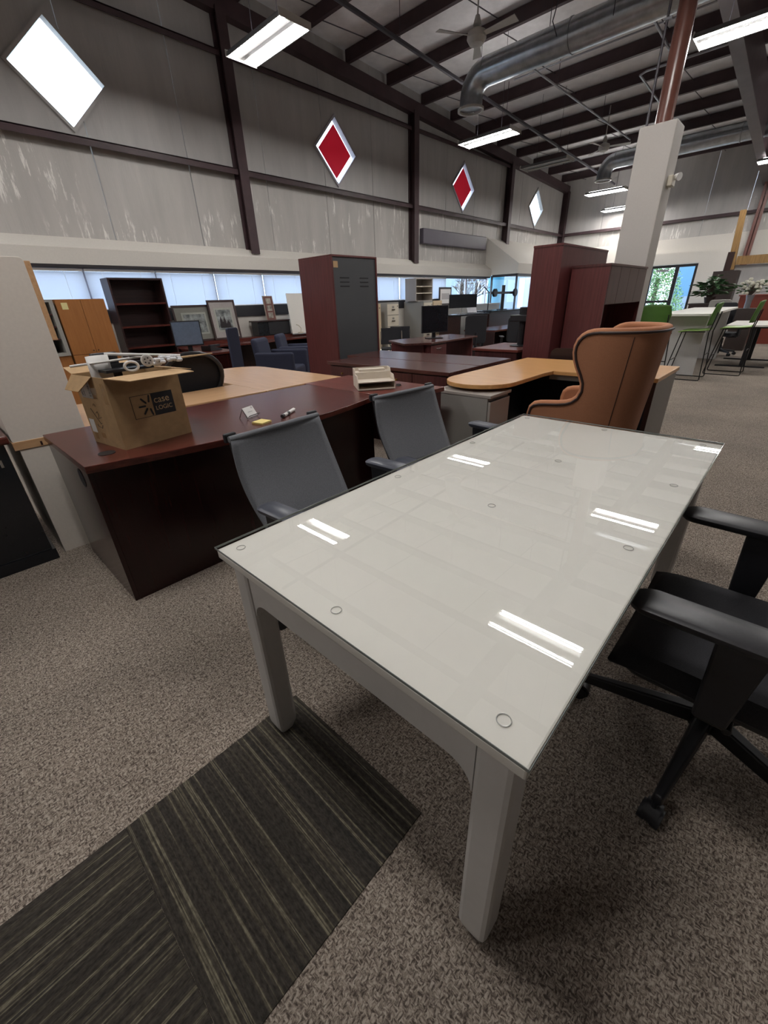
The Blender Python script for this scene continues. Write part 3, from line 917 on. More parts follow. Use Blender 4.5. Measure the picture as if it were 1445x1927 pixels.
B().box(-0.14, 0.14, -0.14, 0.16, 0.33, 0.375).cyl((-0.2, 0.02, 0.35), (0.27, 0.02, 0.35), 0.012, 8).build('mechanism', 'black_plastic', t, bevel=0.01)
B().prism(rrect(-0.26, 0.26, -0.25, 0.24, 0.07), 0.376, 0.405).build('seat_pan', 'black_plastic', t, bevel=0.012)
def seatf(u, v):
    x, y = (2 * u - 1), (2 * v - 1)
    e = (1 - abs(x) ** 5) * (1 - abs(y) ** 5)
    return (x * 0.275, -0.01 + y * 0.255, 0.41 + 0.055 * e ** 0.35 - 0.012 * (1 - x * x) * (1 - 0.5 * y))
B().grid(seatf, 16, 16).build('seat', 'black_fabric', t, smooth=True, solid=0.012)
def backf(u, v):
    return ((2 * u - 1) * (0.24 + 0.02 * math.sin(v * PI)), 0.27 + 0.09 * v - 0.03 * (2 * u - 1) ** 2 + 0.03 * math.sin(v * PI), 0.50 + 0.52 * v)
B().grid(backf, 12, 12).build('backrest', 'black_fabric', t, smooth=True, solid=0.02)
B().tube([(0, 0.10, 0.36), (0, 0.30, 0.40), (0, 0.345, 0.55), (0, 0.40, 0.8)], 0.022, 8).build('back_upright', 'black_plastic', t, smooth=True)
for s in (-1, 1):
    arm(t, s, 0.30, -0.25, 0.10, 0.672, 'arm_rubber', 'black_plastic', 0.105, -0.02)

# ================================================================== wing chair
wc = thing('wing_chair', 'tan orange upholstered wing chair with dark piping at the far end of the white table', 'armchair', (3.14, 0.885, 0), 0.02)
SS = [(0.26, 0.03), (0.34, 0.0), (0.60, 0.0), (0.640, 0.012), (0.658, 0.035), (0.668, 0.075), (0.674, 0.14), (0.680, 0.22), (0.690, 0.29), (0.705, 0.335), (0.735, 0.375), (0.78, 0.395), (0.83, 0.390), (0.88, 0.362), (0.93, 0.328), (0.97, 0.306), (1.01, 0.294), (1.045, 0.294), (1.075, 0.305), (1.097, 0.325), (1.112, 0.352), (1.120, 0.385), (1.124, 0.43)]
def plan(s, z):
    k = (z - 0.3) / 0.85
    a = 0.325 + 0.03 * k
    yb = -0.235 - 0.075 * k
    yf, r = 0.355, 0.29
    straight = yf - (yb + r)
    arc = PI / 2 * r
    mid = 2 * (a - r)
    Lt = 2 * straight + 2 * arc + mid
    d = s * Lt
    if d < straight:
        return (-a, yf - d)
    d -= straight
    if d < arc:
        q = d / r
        return (-a + r - r * math.cos(q), yb + r - r * math.sin(q))
    d -= arc
    if d < mid:
        return (-a + r + d, yb)
    d -= mid
    if d < arc:
        q = d / r
        return (a - r + r * math.sin(q), yb + r - r * math.cos(q))
    d -= arc
    return (a, yb + r + d)
zs = sorted(set([z for z, _ in SS] + [0.30, 0.40, 0.48, 0.55]))
NU = 44
Ltot = 2.05
vs, fs = [], []
for z in zs:
    s0 = lerp(SS, z) / Ltot
    for i in range(NU + 1):
        s = s0 + (1 - 2 * s0) * i / NU
        px, py = plan(s, z)
        lift = 0.0 * max(0, math.sin(PI * i / NU)) * max(0, (z - 0.9) / 0.22)
        vs.append((px, py, z + lift))
for j in range(len(zs) - 1):
    for i in range(NU):
        fs.append((j * (NU + 1) + i, j * (NU + 1) + i + 1, (j + 1) * (NU + 1) + i + 1, (j + 1) * (NU + 1) + i))
n1 = NU + 1
nv = len(vs)
inner = []
for j, z in enumerate(zs):
    for i in range(n1):
        p = Vector(vs[j * n1 + i])
        q = Vector(vs[j * n1 + min(i + 1, NU)]) - Vector(vs[j * n1 + max(i - 1, 0)])
        nrm = Vector((-q.y, q.x, 0)).normalized()      # points to the inside of the U
        inner.append(p + nrm * 0.05)
fs2 = [tuple(reversed([k + nv for k in f])) for f in fs]
ring_i = [j * n1 for j in range(len(zs))] + [(len(zs) - 1) * n1 + i for i in range(1, n1)] + [j * n1 + NU for j in range(len(zs) - 2, -1, -1)] + [i for i in range(NU - 1, 0, -1)]
rim = [(ring_i[k], ring_i[(k + 1) % len(ring_i)], ring_i[(k + 1) % len(ring_i)] + nv, ring_i[k] + nv) for k in range(len(ring_i))]
B().add([*vs, *inner], fs + fs2 + rim).build('shell', 'orange_fabric', wc, smooth=True)
ei = [j * n1 for j in range(len(zs))] + [(len(zs) - 1) * n1 + i for i in range(1, n1)] + [j * n1 + NU for j in range(len(zs) - 2, -1, -1)]
edge = [Vector(vs[k]) for k in ei]
mids = [(Vector(vs[k]) + Vector(inner[k])) / 2 for k in ei]
B().tube(mids, 0.0265, 10).build('edge_roll', 'orange_light', wc, smooth=True)
def outw(p, e=0.004):
    p = Vector(p)
    d = Vector((p.x, min(p.y, 0.0), 0))
    return p + (d.normalized() * e if d.length > 1e-6 else Vector((0, 0, 0)))
B().tube([outw(p, 0.003) for p in edge], 0.008, 6).build('piping', 'piping_brown', wc, smooth=True)
for s in (0.315, 0.685):
    B().tube([outw((*plan(s, z), z), 0.0005) for z in [0.28 + 0.82 * i / 16 for i in range(17)]], 0.0022, 5).build('seam', 'piping_brown', wc)
B().prism(rrect(-0.262, 0.262, -0.19, 0.42, 0.07), 0.33, 0.47).build('seat_cushion', 'orange_light', wc, bevel=0.04, seg=4, smooth=True)
B().prism(rrect(-0.25, 0.25, -0.20, 0.33, 0.06), 0.25, 0.33).build('seat_frame', 'orange_fabric', wc)
for sx in (-1, 1):
    for yy in (-0.14, 0.28):
        B().cyl((sx * 0.21, yy, 0.25), (sx * 0.25, yy + (0.03 if yy > 0 else -0.04), 0.0), 0.024, 10, 0.013).build('leg', 'dark_wood', wc, smooth=True)

# ================================================================== desks around the table
# big mahogany bow-front desk
D1 = thing('executive_desk', 'dark mahogany bow-front executive desk carrying the cardboard box', 'desk', (0.325, 2.06, 0))
pts = [(1.80 * i / 24, -0.0 - 0.135 * math.sin(PI * i / 24)) for i in range(25)]
poly = pts + [(1.80, 0.80), (0.0, 0.80)]
B().prism(poly, 0.712, 0.745).build('desktop', 'mahogany_x', D1, bevel=0.003)
B().box(0.03, 1.77, 0.045, 0.065, 0.0, 0.7118).build('modesty_panel', 'mahogany_shaded_z', D1)
ep = B().box(0.008, 0.029, 0.045, 0.79, 0.0, 0.7118).build('end_panel', 'mahogany_shaded_z', D1)
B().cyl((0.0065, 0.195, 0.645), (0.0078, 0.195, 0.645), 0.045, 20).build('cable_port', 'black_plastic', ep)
B().box(1.772, 1.793, 0.045, 0.79, 0.0, 0.7118).build('end_panel', 'mahogany_shaded_z', D1)
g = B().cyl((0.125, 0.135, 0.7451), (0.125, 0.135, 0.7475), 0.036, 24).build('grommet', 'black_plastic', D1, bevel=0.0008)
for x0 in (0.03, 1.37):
    B().box(x0, x0 + 0.40, 0.22, 0.78, 0.03, 0.7115).build('drawer_pedestal', 'mahogany_shaded_z', D1)
# cherry return desk
D2 = thing('return_desk', 'reddish cherry return desk with the cream letter tray on top', 'desk', (2.13, 1.845, 0))
B().box(0.0, 0.505, 0.0, 1.06, 0.713, 0.745).build('desktop', 'cherry_y', D2, bevel=0.003)
B().box(0.02, 0.49, 0.02, 0.042, 0.0, 0.7128).build('end_panel', 'cherry_z', D2)
B().box(0.02, 0.49, 1.02, 1.042, 0.0, 0.7128).build('end_panel', 'cherry_z', D2)
B().box(0.40, 0.42, 0.042, 1.02, 0.25, 0.7128).build('modesty_panel', 'cherry_z', D2)
# maple L desk
D3 = thing('corner_desk', 'light maple L-shaped desk behind the dark mahogany desk', 'desk', (0.9, 2.912, 0))
B().box(0.0, 0.865, 0.0, 0.50, 0.716, 0.745).build('desktop', 'maple_x', D3, bevel=0.003)
poly = [(0.868, 0.0), (1.65, 0.0), (1.65, 1.25)]
for i in range(9):
    a = PI / 2 * i / 8
    poly.append((1.35 + 0.30 * math.cos(a), 1.25 + 0.28 * math.sin(a)))
poly += [(1.2, 1.53), (0.868, 1.35)]
B().prism(poly, 0.716, 0.745).build('desk_extension', 'maple_y', D3, bevel=0.003)
for (x0, x1, y0, y1) in ((0.02, 0.04, 0.02, 0.48), (1.60, 1.62, 0.05, 1.2), (0.05, 1.6, 0.02, 0.04)):
    B().box(x0, x1, y0, y1, 0.0, 0.7158).build('support_panel', 'maple_x', D3)
# black mesh chair in the notch of the maple desk
t = thing('mesh_task_chair', 'black round-backed mesh task chair in the angle of the maple desk', 'chair', (1.52, 3.72, 0), -0.15)
star_base(t, 'black_plastic', 0.3)
B().prism(rrect(-0.24, 0.24, -0.2, 0.22, 0.07), 0.38, 0.45).build('seat', 'black_fabric', t, bevel=0.02)
B().tube([((0.22 + 0.03 * math.sin(a)) * math.cos(a) , -0.24 - 0.05 * math.sin(a), 0.82 + 0.20 * math.sin(a)) if True else 0 for a in [2 * PI * i / 28 for i in range(28)]], 0.018, 8, closed=True).build('back_frame', 'black_plastic', t, smooth=True)
B().grid(lambda u, v: ((0.215) * (2 * u - 1) * math.sqrt(max(0.0, 1 - (2 * v - 1) ** 2 * 0.96)), -0.24 - 0.05 * (2 * v - 1) + 0.015, 0.82 + 0.19 * (2 * v - 1)), 10, 12).build('backrest', 'black_fabric', t, smooth=True, solid=0.004)
for s in (-1, 1):
    B().tube([(s * 0.20, -0.22, 0.72), (s * 0.17, -0.23, 0.55), (s * 0.06, -0.16, 0.38)], 0.018, 8).build('back_upright', 'black_plastic', t, smooth=True)

# twin walnut credenzas
def credenza(label, x0, x1, y0, y1, drawers, mat_t='walnut_x', mat_b='walnut_z', h=0.745, name='credenza', kick=True):
    t = thing(name, label, 'credenza', (x0, y0, 0))
    lx, ly = x1 - x0, y1 - y0
    B().box(0, lx, 0, ly, h - 0.032, h).build('desktop', mat_t, t, bevel=0.003)
    B().box(0.035, lx - 0.015, 0.02, ly - 0.02, 0.06, h - 0.0325).build('carcass', mat_b, t)
    B().box(0.06, lx - 0.04, 0.05, ly - 0.05, 0.0, 0.0598).build('plinth', 'dark_wood', t)
    if drawers:
        n = drawers
        wy = (ly - 0.06) / n
        for i in range(n):
            a, c = 0.03 + i * wy + 0.004, 0.03 + (i + 1) * wy - 0.004
            for z0, z1 in ((0.40, h - 0.045), (0.08, 0.392)):
                d = B().box(0.014, 0.0345, a, c, z0, z1).build('drawer', mat_b, t, bevel=0.002)
                B().cyl((0.0005, (a + c) / 2, (z0 + z1) / 2 + 0.08), (0.0138, (a + c) / 2, (z0 + z1) / 2 + 0.08), 0.012, 10).build('knob', 'brass', d)
    return t
credenza('nearer of two walnut credenzas standing back to back before the locker-backed wardrobe', 3.20, 3.72, 2.20, 3.88, 4)
credenza('farther of two walnut credenzas standing back to back, beside the maple peninsula', 3.735, 4.36, 2.20, 4.12, 0)

# wardrobe with grey louvred back
t = thing('wardrobe', 'tall mahogany wardrobe with a dark grey louvred metal back panel', 'wardrobe', (3.66, 4.2, 0))
b = B().box(0, 0.76, 0.02, 0.62, 0, 0.03).box(0, 0.022, 0, 0.62, 0.03, 1.82).box(0.738, 0.76, 0, 0.62, 0.03, 1.82).box(0, 0.76, 0, 0.62, 1.82, 1.84).box(0.022, 0.738, 0.598, 0.62, 0.03, 1.82)
b.build('carcass', 'cherry_z', t, bevel=0.002)
bp = B().box(0.0222, 0.7378, 0.012, 0.03, 0.0302, 1.8198).build('back_panel', 'locker_grey', t)
for cx in (0.20, 0.53):
    for k in range(3):
        B().box(cx - 0.075, cx + 0.075, 0.0085, 0.0118, 1.60 - 0.045 * k, 1.613 - 0.045 * k).build('louvre', 'ink', bp, bevel=0.002)
B().box(0.035, 0.105, 0.0095, 0.0118, 1.71, 1.775).build('sticker', 'cardboard_light', bp)

# grey pedestal and maple peninsula desk
t = thing('file_pedestal', 'grey steel file pedestal under the rounded end of the maple peninsula', 'cabinet', (2.765, 1.525, 0))
B().box(0.0, 0.31, 0.022, 0.50, 0.03, 0.665).build('body', 'grey_steel', t, bevel=0.003)
B().box(-0.004, 0.314, -0.004, 0.504, 0.667, 0.69).build('top', 'grey_door', t, bevel=0.003)
for z0, z1 in ((0.05, 0.33), (0.34, 0.64)):
    d = B().box(0.008, 0.302, 0.0, 0.0215, z0, z1).build('drawer', 'grey_door', t, bevel=0.003)
    B().box(0.012, 0.298, 0.0045, 0.0185, z1 + 0.0005, z1 + 0.006).build('finger_pull', 'ink', d)
D4 = thing('peninsula_desk', 'honey maple L-shaped desk with bullet-shaped peninsula and grey end panel', 'desk', (2.80, 0.68, 0))
poly = [(0.95, 0.0), (1.70, 0.0), (1.70, 1.40), (0.29, 1.40)]
for i in range(1, 13):
    a = PI / 2 + PI * i / 12
    poly.append((0.29 + 0.29 * math.cos(a), 1.11 + 0.29 * math.sin(a)))
poly += [(0.80, 0.82), (0.95, 0.80)]
B().prism(poly, 0.713, 0.745).build('desktop', 'honey_maple', D4, bevel=0.004)
B().box(0.985, 1.68, 0.012, 0.042, 0.0, 0.7128).build('end_panel', 'grey_steel', D4)
B().box(0.97, 0.984, 0.010, 0.044, 0.0, 0.7128).build('edge_strip', 'frame_brown', D4)
B().box(1.60, 1.62, 0.043, 1.38, 0.15, 0.7128).build('modesty_panel', 'navy_panel', D4)
B().box(0.55, 1.60, 1.36, 1.378, 0.10, 0.7128).build('side_panel', 'navy_panel', D4)
B().box(1.0, 1.25, 0.25, 0.85, 0.665, 0.7125).build('pencil_drawer', 'grey_steel', D4)

# hutch and credenza seen end-on at the left edge
t = thing('hutch_cabinet', 'tall off-white cabinet with maple worktop edge standing at the left edge', 'cabinet', (0.195, 2.98, 0))
B().box(0.02, 0.62, 0.0, 0.9, 0.0, 0.662).build('base_cabinet', 'white_laminate', t, bevel=0.002)
B().box(0.0, 0.64, -0.004, 0.91, 0.6622, 0.708).build('worktop', 'maple_x', t, bevel=0.002)
B().prism(rrect(0.003, 0.353, 0.70, 1.59, 0.02, 4), 0.0, 0.9, 'y').build('upper_cabinet', 'white_laminate', t, bevel=0.002)
B().box(0.3535, 0.382, 0.02, 0.88, 1.20, 1.575).build('upper_door', 'maple_y', t, bevel=0.002)
B().box(0.12, 0.13, -0.0052, -0.0041, 0.668, 0.69).build('screw_cap', 'dark_wood', t)
t = thing('black_cabinet', 'glossy black low cabinet cut off by the left edge', 'cabinet', (-1.25, 2.925, 0))
B().box(0.0, 1.41, 0.012, 0.75, 0.07, 0.715).build('body', 'screen_dark', t, bevel=0.002)
B().box(0.0, 1.425, 0.0, 0.74, 0.0, 0.068).build('plinth', 'screen_dark', t)
B().box(-0.01, 1.438, -0.012, 0.76, 0.716, 0.762).build('top', 'mahogany_x', t, bevel=0.012)
B().box(1.36, 1.372, 0.009, 0.0118, 0.60, 0.64).build('hinge', 'chrome', t)

# ================================================================== things on the mahogany desk
ZD = 0.7452
bx = thing('cardboard_box', 'open cardboard shipping box with black logo printed on its front', 'box', (0.523, 2.165, ZD), 0.155)
BW, BD, BH, TH = 0.345, 0.30, 0.325, 0.004
B().box(0, BW, 0, TH, 0, BH).build('front_wall', 'cardboard', bx)
B().box(0, TH, TH, BD - TH, 0, BH).build('side_wall', 'cardboard', bx)
B().box(BW - TH, BW, TH, BD - TH, 0, BH).build('side_wall', 'cardboard', bx)
B().box(0, BW, BD - TH, BD, 0, BH).build('back_wall', 'cardboard', bx)
B().box(TH, BW - TH, TH, BD - TH, 0, TH).build('bottom', 'cardboard', bx)
def flap(name, a, b_, out, drop, ln, trim=0.02, mat='cardboard_light'):
    a, b_ = Vector(a), Vector(b_)
    d = (b_ - a).normalized()
    o2 = Vector(out).normalized() * ln + Vector((0, 0, drop))
    P = [a, b_, b_ + o2 - d * trim, a + o2 + d * trim]
    nrm = (P[1] - P[0]).cross(P[3] - P[0]).normalized() * 0.0035
    B().add([*P, *[p + nrm for p in P]], [(0, 1, 2, 3), (7, 6, 5, 4), (0, 4, 5, 1), (1, 5, 6, 2), (2, 6, 7, 3), (3, 7, 4, 0)]).build(name, mat, bx)
flap('flap', (0, 0, BH), (BW, 0, BH), (0.25, -1, 0), -0.01, 0.13)
flap('flap', (0, BD, BH), (BW, BD, BH), (0, 1, 0), 0.02, 0.13)
flap('flap', (0, 0.10, BH), (0, BD, BH), (-1, 0.3, 0), -0.06, 0.055, 0.03, 'cardboard')
flap('flap', (BW, 0.02, BH), (BW, BD, BH), (1, 0, 0), -0.02, 0.11, 0.03)
# logo printed on the front wall
lx0, lz0, lw, lh = 0.085, 0.125, 0.205, 0.105
fr = B()
for (x0, x1, z0, z1) in ((lx0, lx0 + lw, lz0, lz0 + 0.002), (lx0, lx0 + lw, lz0 + lh - 0.002, lz0 + lh), (lx0, lx0 + 0.002, lz0, lz0 + lh)):
    fr.box(x0, x1, -0.0006, -0.0001, z0, z1)
fr.build('logo_border', 'ink', bx)
blk = B().box(lx0 + 0.098, lx0 + lw, -0.0006, -0.0001, lz0, lz0 + lh).build('logo_block', 'ink', bx)
text('lettering', 'case', 0.046, 'cardboard_light', blk, (lx0 + 0.106, -0.0008, lz0 + 0.058), (PI / 2, 0, 0), 0.0001)
text('lettering', 'LOGIC', 0.0285, 'cardboard_light', blk, (lx0 + 0.107, -0.0008, lz0 + 0.024), (PI / 2, 0, 0), 0.0001)
for ang, r0 in ((78, 0), (130, 0), (180, 0), (230, 0), (282, 0)):
    a = math.radians(ang)
    cx, cz = lx0 + 0.078, lz0 + 0.052
    p = Vector((cx + 0.018 * math.cos(a), -0.0005, cz + 0.018 * math.sin(a)))
    q = Vector((cx + 0.045 * math.cos(a), -0.0005, cz + 0.045 * math.sin(a)))
    d = (q - p).normalized()
    nn = Vector((-d.z, 0, d.x)) * 0.0042
    bb = B().add([p - nn, q - nn, q + nn, p + nn, p - nn - Vector((0, 0.0002, 0)), q - nn - Vector((0, 0.0002, 0)), q + nn - Vector((0, 0.0002, 0)), p + nn - Vector((0, 0.0002, 0))], [(0, 1, 2, 3), (7, 6, 5, 4), (0, 4, 5, 1), (1, 5, 6, 2), (2, 6, 7, 3), (3, 7, 4, 0)])
    bb.cyl(p + Vector((0, 0.0002, 0)), p - Vector((0, 0.0002, 0)), 0.0042, 10).cyl(q + Vector((0, 0.0002, 0)), q - Vector((0, 0.0002, 0)), 0.0042, 10)
    bb.build('logo_ray', 'ink', bx)
# labels, tape and scribble on the left side
lab = B().box(-0.0007, -0.0001, 0.155, 0.265, 0.225, 0.315).build('shipping_label', 'paper', bx)
for (y0, y1) in ((0.165, 0.182), (0.225, 0.236), (0.245, 0.258)):
    z = 0.235
    while z < 0.30:
        h_ = random.choice((0.001, 0.002, 0.003))
        B().box(-0.0011, -0.0008, y0, y1, z, z + h_).build('barcode_line', 'ink', lab)
        z += h_ + random.choice((0.002, 0.003, 0.004))
B().box(-0.0007, -0.0001, 0.235, 0.285, 0.055, 0.12).build('shipping_label', 'paper', bx)
for (y0, y1, z0, z1) in ((0.10, 0.15, 0.245, 0.275), (0.145, 0.20, 0.29, 0.325), (0.02, 0.05, 0.21, 0.30), (0.16, 0.20, 0.035, 0.06), (0.245, 0.275, 0.02, 0.05)):
    B().box(-0.0006, -0.0001, y0, y1, z0, z1).build('tape', 'tape_clear', bx)
for pts in ([(0.185, 0.19), (0.180, 0.20), (0.170, 0.198), (0.166, 0.188)], [(0.225, 0.175), (0.165, 0.105), (0.155, 0.11)], [(0.205, 0.10), (0.20, 0.09), (0.165, 0.085), (0.155, 0.10)], [(0.185, 0.155), (0.165, 0.165), (0.160, 0.15), (0.175, 0.13), (0.14, 0.14)]):
    B().tube([(-0.0006, y, z) for y, z in pts], 0.0011, 5).build('marker_scribble', 'ink', bx)
# contents of the box
def top(name, b, mat, label, cat, loc, rz=0, **k):
    o = b.build(name, mat, None, **k)
    o.location = loc
    o.rotation_euler = (0, 0, rz)
    return tag(o, label, cat)
top('plastic_rod', B().cyl((0, 0, 0), (0.34, -0.02, 0.012), 0.0055, 8), 'white_rod', 'long white plastic rod lying left across the open cardboard box', 'rod', (0.46, 2.36, 1.115), 0.05, smooth=True)
top('plastic_rod', B().cyl((0, 0, 0), (0.30, -0.13, -0.03), 0.007, 8), 'white_rod', 'white rod slanting down toward the wheel in the cardboard box', 'rod', (0.62, 2.40, 1.15), 0.0, smooth=True)
top('black_case', B().box(-0.055, 0.055, -0.02, 0.02, 0.0, 0.16), 'black_plastic', 'black upright case sticking out of the cardboard box', 'case', (0.62, 2.42, 0.995), 0.1, bevel=0.006)
top('clear_sheet', B().grid(lambda u, v: (0.10 * (u - 0.5), 0.02 * math.sin(u * 3), 0.20 * v), 8, 4), 'paper', 'curled white printed sheet standing in the cardboard box', 'paper', (0.575, 2.355, 0.95), 0.155, smooth=True, solid=0.0012)
wh = thing('plastic_roller', 'round white plastic wheel with dark hub on the cardboard box', 'wheel', (0.735, 2.20, 1.12), -0.2)
B().cyl((0, 0.006, 0), (0, -0.006, 0), 0.027, 24).build('rim', 'white_rod', wh, bevel=0.002, smooth=True)
B().cyl((0, -0.0062, 0), (0, -0.0085, 0), 0.020, 20).build('hub_disc', 'paper_grey', wh)
for i in range(5):
    a = 2 * PI * i / 5
    B().cyl((0.012 * math.cos(a), -0.0086, 0.012 * math.sin(a)), (0.012 * math.cos(a), -0.0095, 0.012 * math.sin(a)), 0.0035, 8).build('hole', 'ink', wh)
top('plastic_ring', B().tube([(0.028 * math.cos(a), 0.0, 0.02 * math.sin(a)) for a in [2 * PI * i / 20 for i in range(20)]], 0.006, 8, closed=True), 'white_rod', 'white plastic ring beside the wheel on the cardboard box', 'ring', (0.665, 2.21, 1.102), -0.2, smooth=True)
bb = B()
for i in range(22):
    bb.blob((random.uniform(0, 0.13), random.uniform(-0.03, 0.03), random.uniform(0, 0.03)), 0.016, 0.014, 0.010, 7, 5)
top('bubble_wrap', bb, 'bubble_wrap', 'crumpled clear bubble wrap to the right of the wheel', 'packaging', (0.77, 2.23, 1.095), -0.1, smooth=True)
top('cardboard_strip', B().hexa([(0, -0.02, 0), (0.24, -0.004, 0.008), (0.24, 0.004, 0.008), (0, 0.02, 0)], [(0, -0.02, 0.008), (0.24, -0.004, 0.013), (0.24, 0.004, 0.013), (0, 0.02, 0.008)]), 'cardboard_light', 'pointed pale strip reaching right out of the cardboard box', 'strip', (0.84, 2.27, 1.105), -0.08)
top('black_tray', B().box(-0.11, 0.11, -0.05, 0.05, 0, 0.012).box(-0.11, 0.11, 0.042, 0.05, 0.012, 0.03), 'black_plastic', 'flat black part lying inside the cardboard box top', 'tray', (0.68, 2.345, 1.075), 0.1)
# small desk things
t = thing('card_holder', 'small wire holder with a white business card on the mahogany desk', 'card holder', (1.225, 2.255, ZD), 0.35)
for s in (-1, 1):
    B().tube([(s * 0.045, 0.03, 0.002), (s * 0.045, 0.0, 0.055), (s * 0.045, -0.028, 0.004), (s * 0.045, -0.045, 0.018)], 0.002, 6).build('wire_leg', 'black_wire', t)
B().cyl((-0.045, -0.045, 0.018), (0.045, -0.045, 0.018), 0.003, 6).build('wire_front', 'black_wire', t)
cd = B().hexa([(-0.044, -0.032, 0.008), (0.044, -0.032, 0.008), (0.044, -0.030, 0.008), (-0.044, -0.030, 0.008)], [(-0.044, 0.0, 0.060), (0.044, 0.0, 0.060), (0.044, 0.002, 0.060), (-0.044, 0.002, 0.060)]).build('business_card', 'paper', t)
B().add([(0.02, -0.009, 0.047), (0.034, -0.009, 0.047), (0.034, -0.003, 0.057), (0.02, -0.003, 0.057)], [(0, 1, 2, 3)]).add([(-0.02, -0.018, 0.032), (0.02, -0.018, 0.032), (0.02, -0.016, 0.036), (-0.02, -0.016, 0.036)], [(0, 1, 2, 3)]).build('card_print', 'paper_grey', cd)
t = thing('sticky_notes', 'yellow sticky note pad on the mahogany desk', 'notepad', (1.20, 2.075, ZD), 0.25)
B().box(-0.038, 0.038, -0.038, 0.038, 0, 0.008).build('pad', 'note_yellow', t)
B().box(-0.038, 0.038, -0.038, 0.038, 0.0082, 0.0092).build('top_sheet', 'note_yellow', t)
t = thing('marker_pen', 'white marker pen lying on the mahogany desk, nearer of two', 'marker', (1.385, 2.095, ZD + 0.011), 0.55)
B().cyl((-0.045, 0, 0), (0.03, 0, 0), 0.0105, 14).build('barrel', 'white_rod', t, smooth=True)
B().cyl((-0.068, 0, 0), (-0.0455, 0, 0), 0.011, 14).build('cap', 'black_plastic', t, smooth=True)
t = thing('marker_pen', 'white marker pen with grey tip on the mahogany desk, farther of two', 'marker', (1.435, 2.125, ZD + 0.011), 0.6)
B().cyl((-0.035, 0, 0), (0.05, 0, 0), 0.0105, 14).build('barrel', 'white_rod', t, smooth=True)
B().cyl((0.0505, 0, 0), (0.075, 0, 0), 0.008, 12, 0.003).build('tip', 'paper_grey', t, smooth=True)
B().cyl((-0.058, 0, 0), (-0.0355, 0, 0), 0.011, 14).build('cap', 'black_plastic', t, smooth=True)
# cream letter tray
t = thing('letter_tray', 'cream stepped desk organiser tray on the cherry return desk', 'organiser', (2.33, 2.29, ZD), -0.62)
B().box(-0.14, 0.14, -0.13, 0.13, 0.004, 0.012).build('base', 'cream_plastic', t)
for s in (-1, 1):
    x0 = -0.14 if s < 0 else 0.134
    B().prism([(-0.12, 0.012), (0.13, 0.012), (0.13, 0.135), (0.04, 0.135), (0.02, 0.10), (-0.08, 0.10), (-0.12, 0.06)], x0, x0 + 0.006, 'x').build('side', 'cream_plastic', t)
B().box(-0.134, 0.134, -0.13, 0.124, 0.055, 0.061).build('shelf', 'cream_plastic', t)
B().box(-0.134, 0.134, 0.02, 0.124, 0.105, 0.111).build('shelf', 'cream_plastic', t)
B().box(-0.134, 0.134, 0.02, 0.028, 0.0612, 0.1048).box(-0.134, 0.134, 0.124, 0.13, 0.012, 0.135).build('riser', 'cream_plastic', t)
B().box(-0.10, 0.10, 0.05, 0.115, 0.1115, 0.128).build('pen_bin', 'cream_plastic', t)
top('binder_clip', B().prism([(-0.02, 0), (0.02, 0), (0.004, 0.016), (-0.004, 0.016)], -0.016, 0.016, 'y').cyl((0.004, 0, 0.016), (0.03, 0, 0.02), 0.0015, 5), 'black_plastic', 'small black clip beside the cream organiser tray', 'clip', (2.475, 2.165, ZD), 0.3)

# ================================================================== along the ribbon window
def case(name, label, cat, x0, x1, y0, y1, h, mat, group=None):
    return thing(name, label, cat, (x0, y0, 0), 0, group), x1 - x0, y1 - y0
# amber two-door cabinet
t, lx, ly = case('storage_cabinet', 'amber wood two-door cabinet with a sticky note, left of the dark bookcase', 'cabinet', 1.49, 2.07, 7.2, 7.65, 1.5, 'amber_wood')
B().box(0, lx, 0.02, ly, 0, 1.50).build('carcass', 'amber_wood', t)
for (a, c, z0, z1) in ((0.002, lx / 2 - 0.002, 0.82, 1.495), (lx / 2 + 0.002, lx - 0.002, 0.82, 1.495), (0.002, lx - 0.002, 0.45, 0.815), (0.002, lx - 0.002, 0.05, 0.445)):
    d = B().box(a, c, 0.0, 0.0198, z0, z1).build('door' if z0 > 0.8 else 'drawer', 'amber_wood', t, bevel=0.002)
    if z0 > 0.8:
        B().cyl((lx / 2 + (0.03 if a > 0.1 else -0.03), -0.008, 0.86), (lx / 2 + (0.03 if a > 0.1 else -0.03), -0.0005, 0.86), 0.008, 8).build('knob', 'ink', d)
    else:
        B().tube([(lx / 2 + 0.10 * math.cos(q), -0.018 * math.sin(q) - 0.001, z1 - 0.05 - 0.012 * math.sin(q)) for q in [PI * i / 8 for i in range(9)]], 0.007, 6).build('handle', 'chrome', d, smooth=True)
B().box(0.06, 0.13, -0.0025, -0.0008, 1.38, 1.46).build('sticky_note', 'note_pale', t)
# glass-front metal cabinet at its left
t, lx, ly = case('display_cabinet', 'grey framed glass cabinet with dark shelves beside the amber cabinet', 'cabinet', 1.14, 1.47, 7.2, 7.6, 1.5, 'grey_steel')
B().box(0, lx, 0.02, ly, 0, 0.82).build('base', 'amber_wood', t)
B().box(0.0, 0.03, 0, ly, 0.8202, 1.50).box(lx - 0.045, lx, 0, ly, 0.8202, 1.50).box(0.03, lx - 0.045, 0, ly, 0.8202, 0.86).box(0.03, lx - 0.045, 0, ly, 1.47, 1.50).build('frame', 'file_grey', t)
B().box(0.03, lx - 0.045, ly - 0.02, ly, 0.86, 1.47).build('back', 'dark_wood', t)
for z in (1.02, 1.17, 1.32):
    B().box(0.031, lx - 0.046, 0.03, ly - 0.021, z, z + 0.015).build('shelf', 'walnut_z', t)
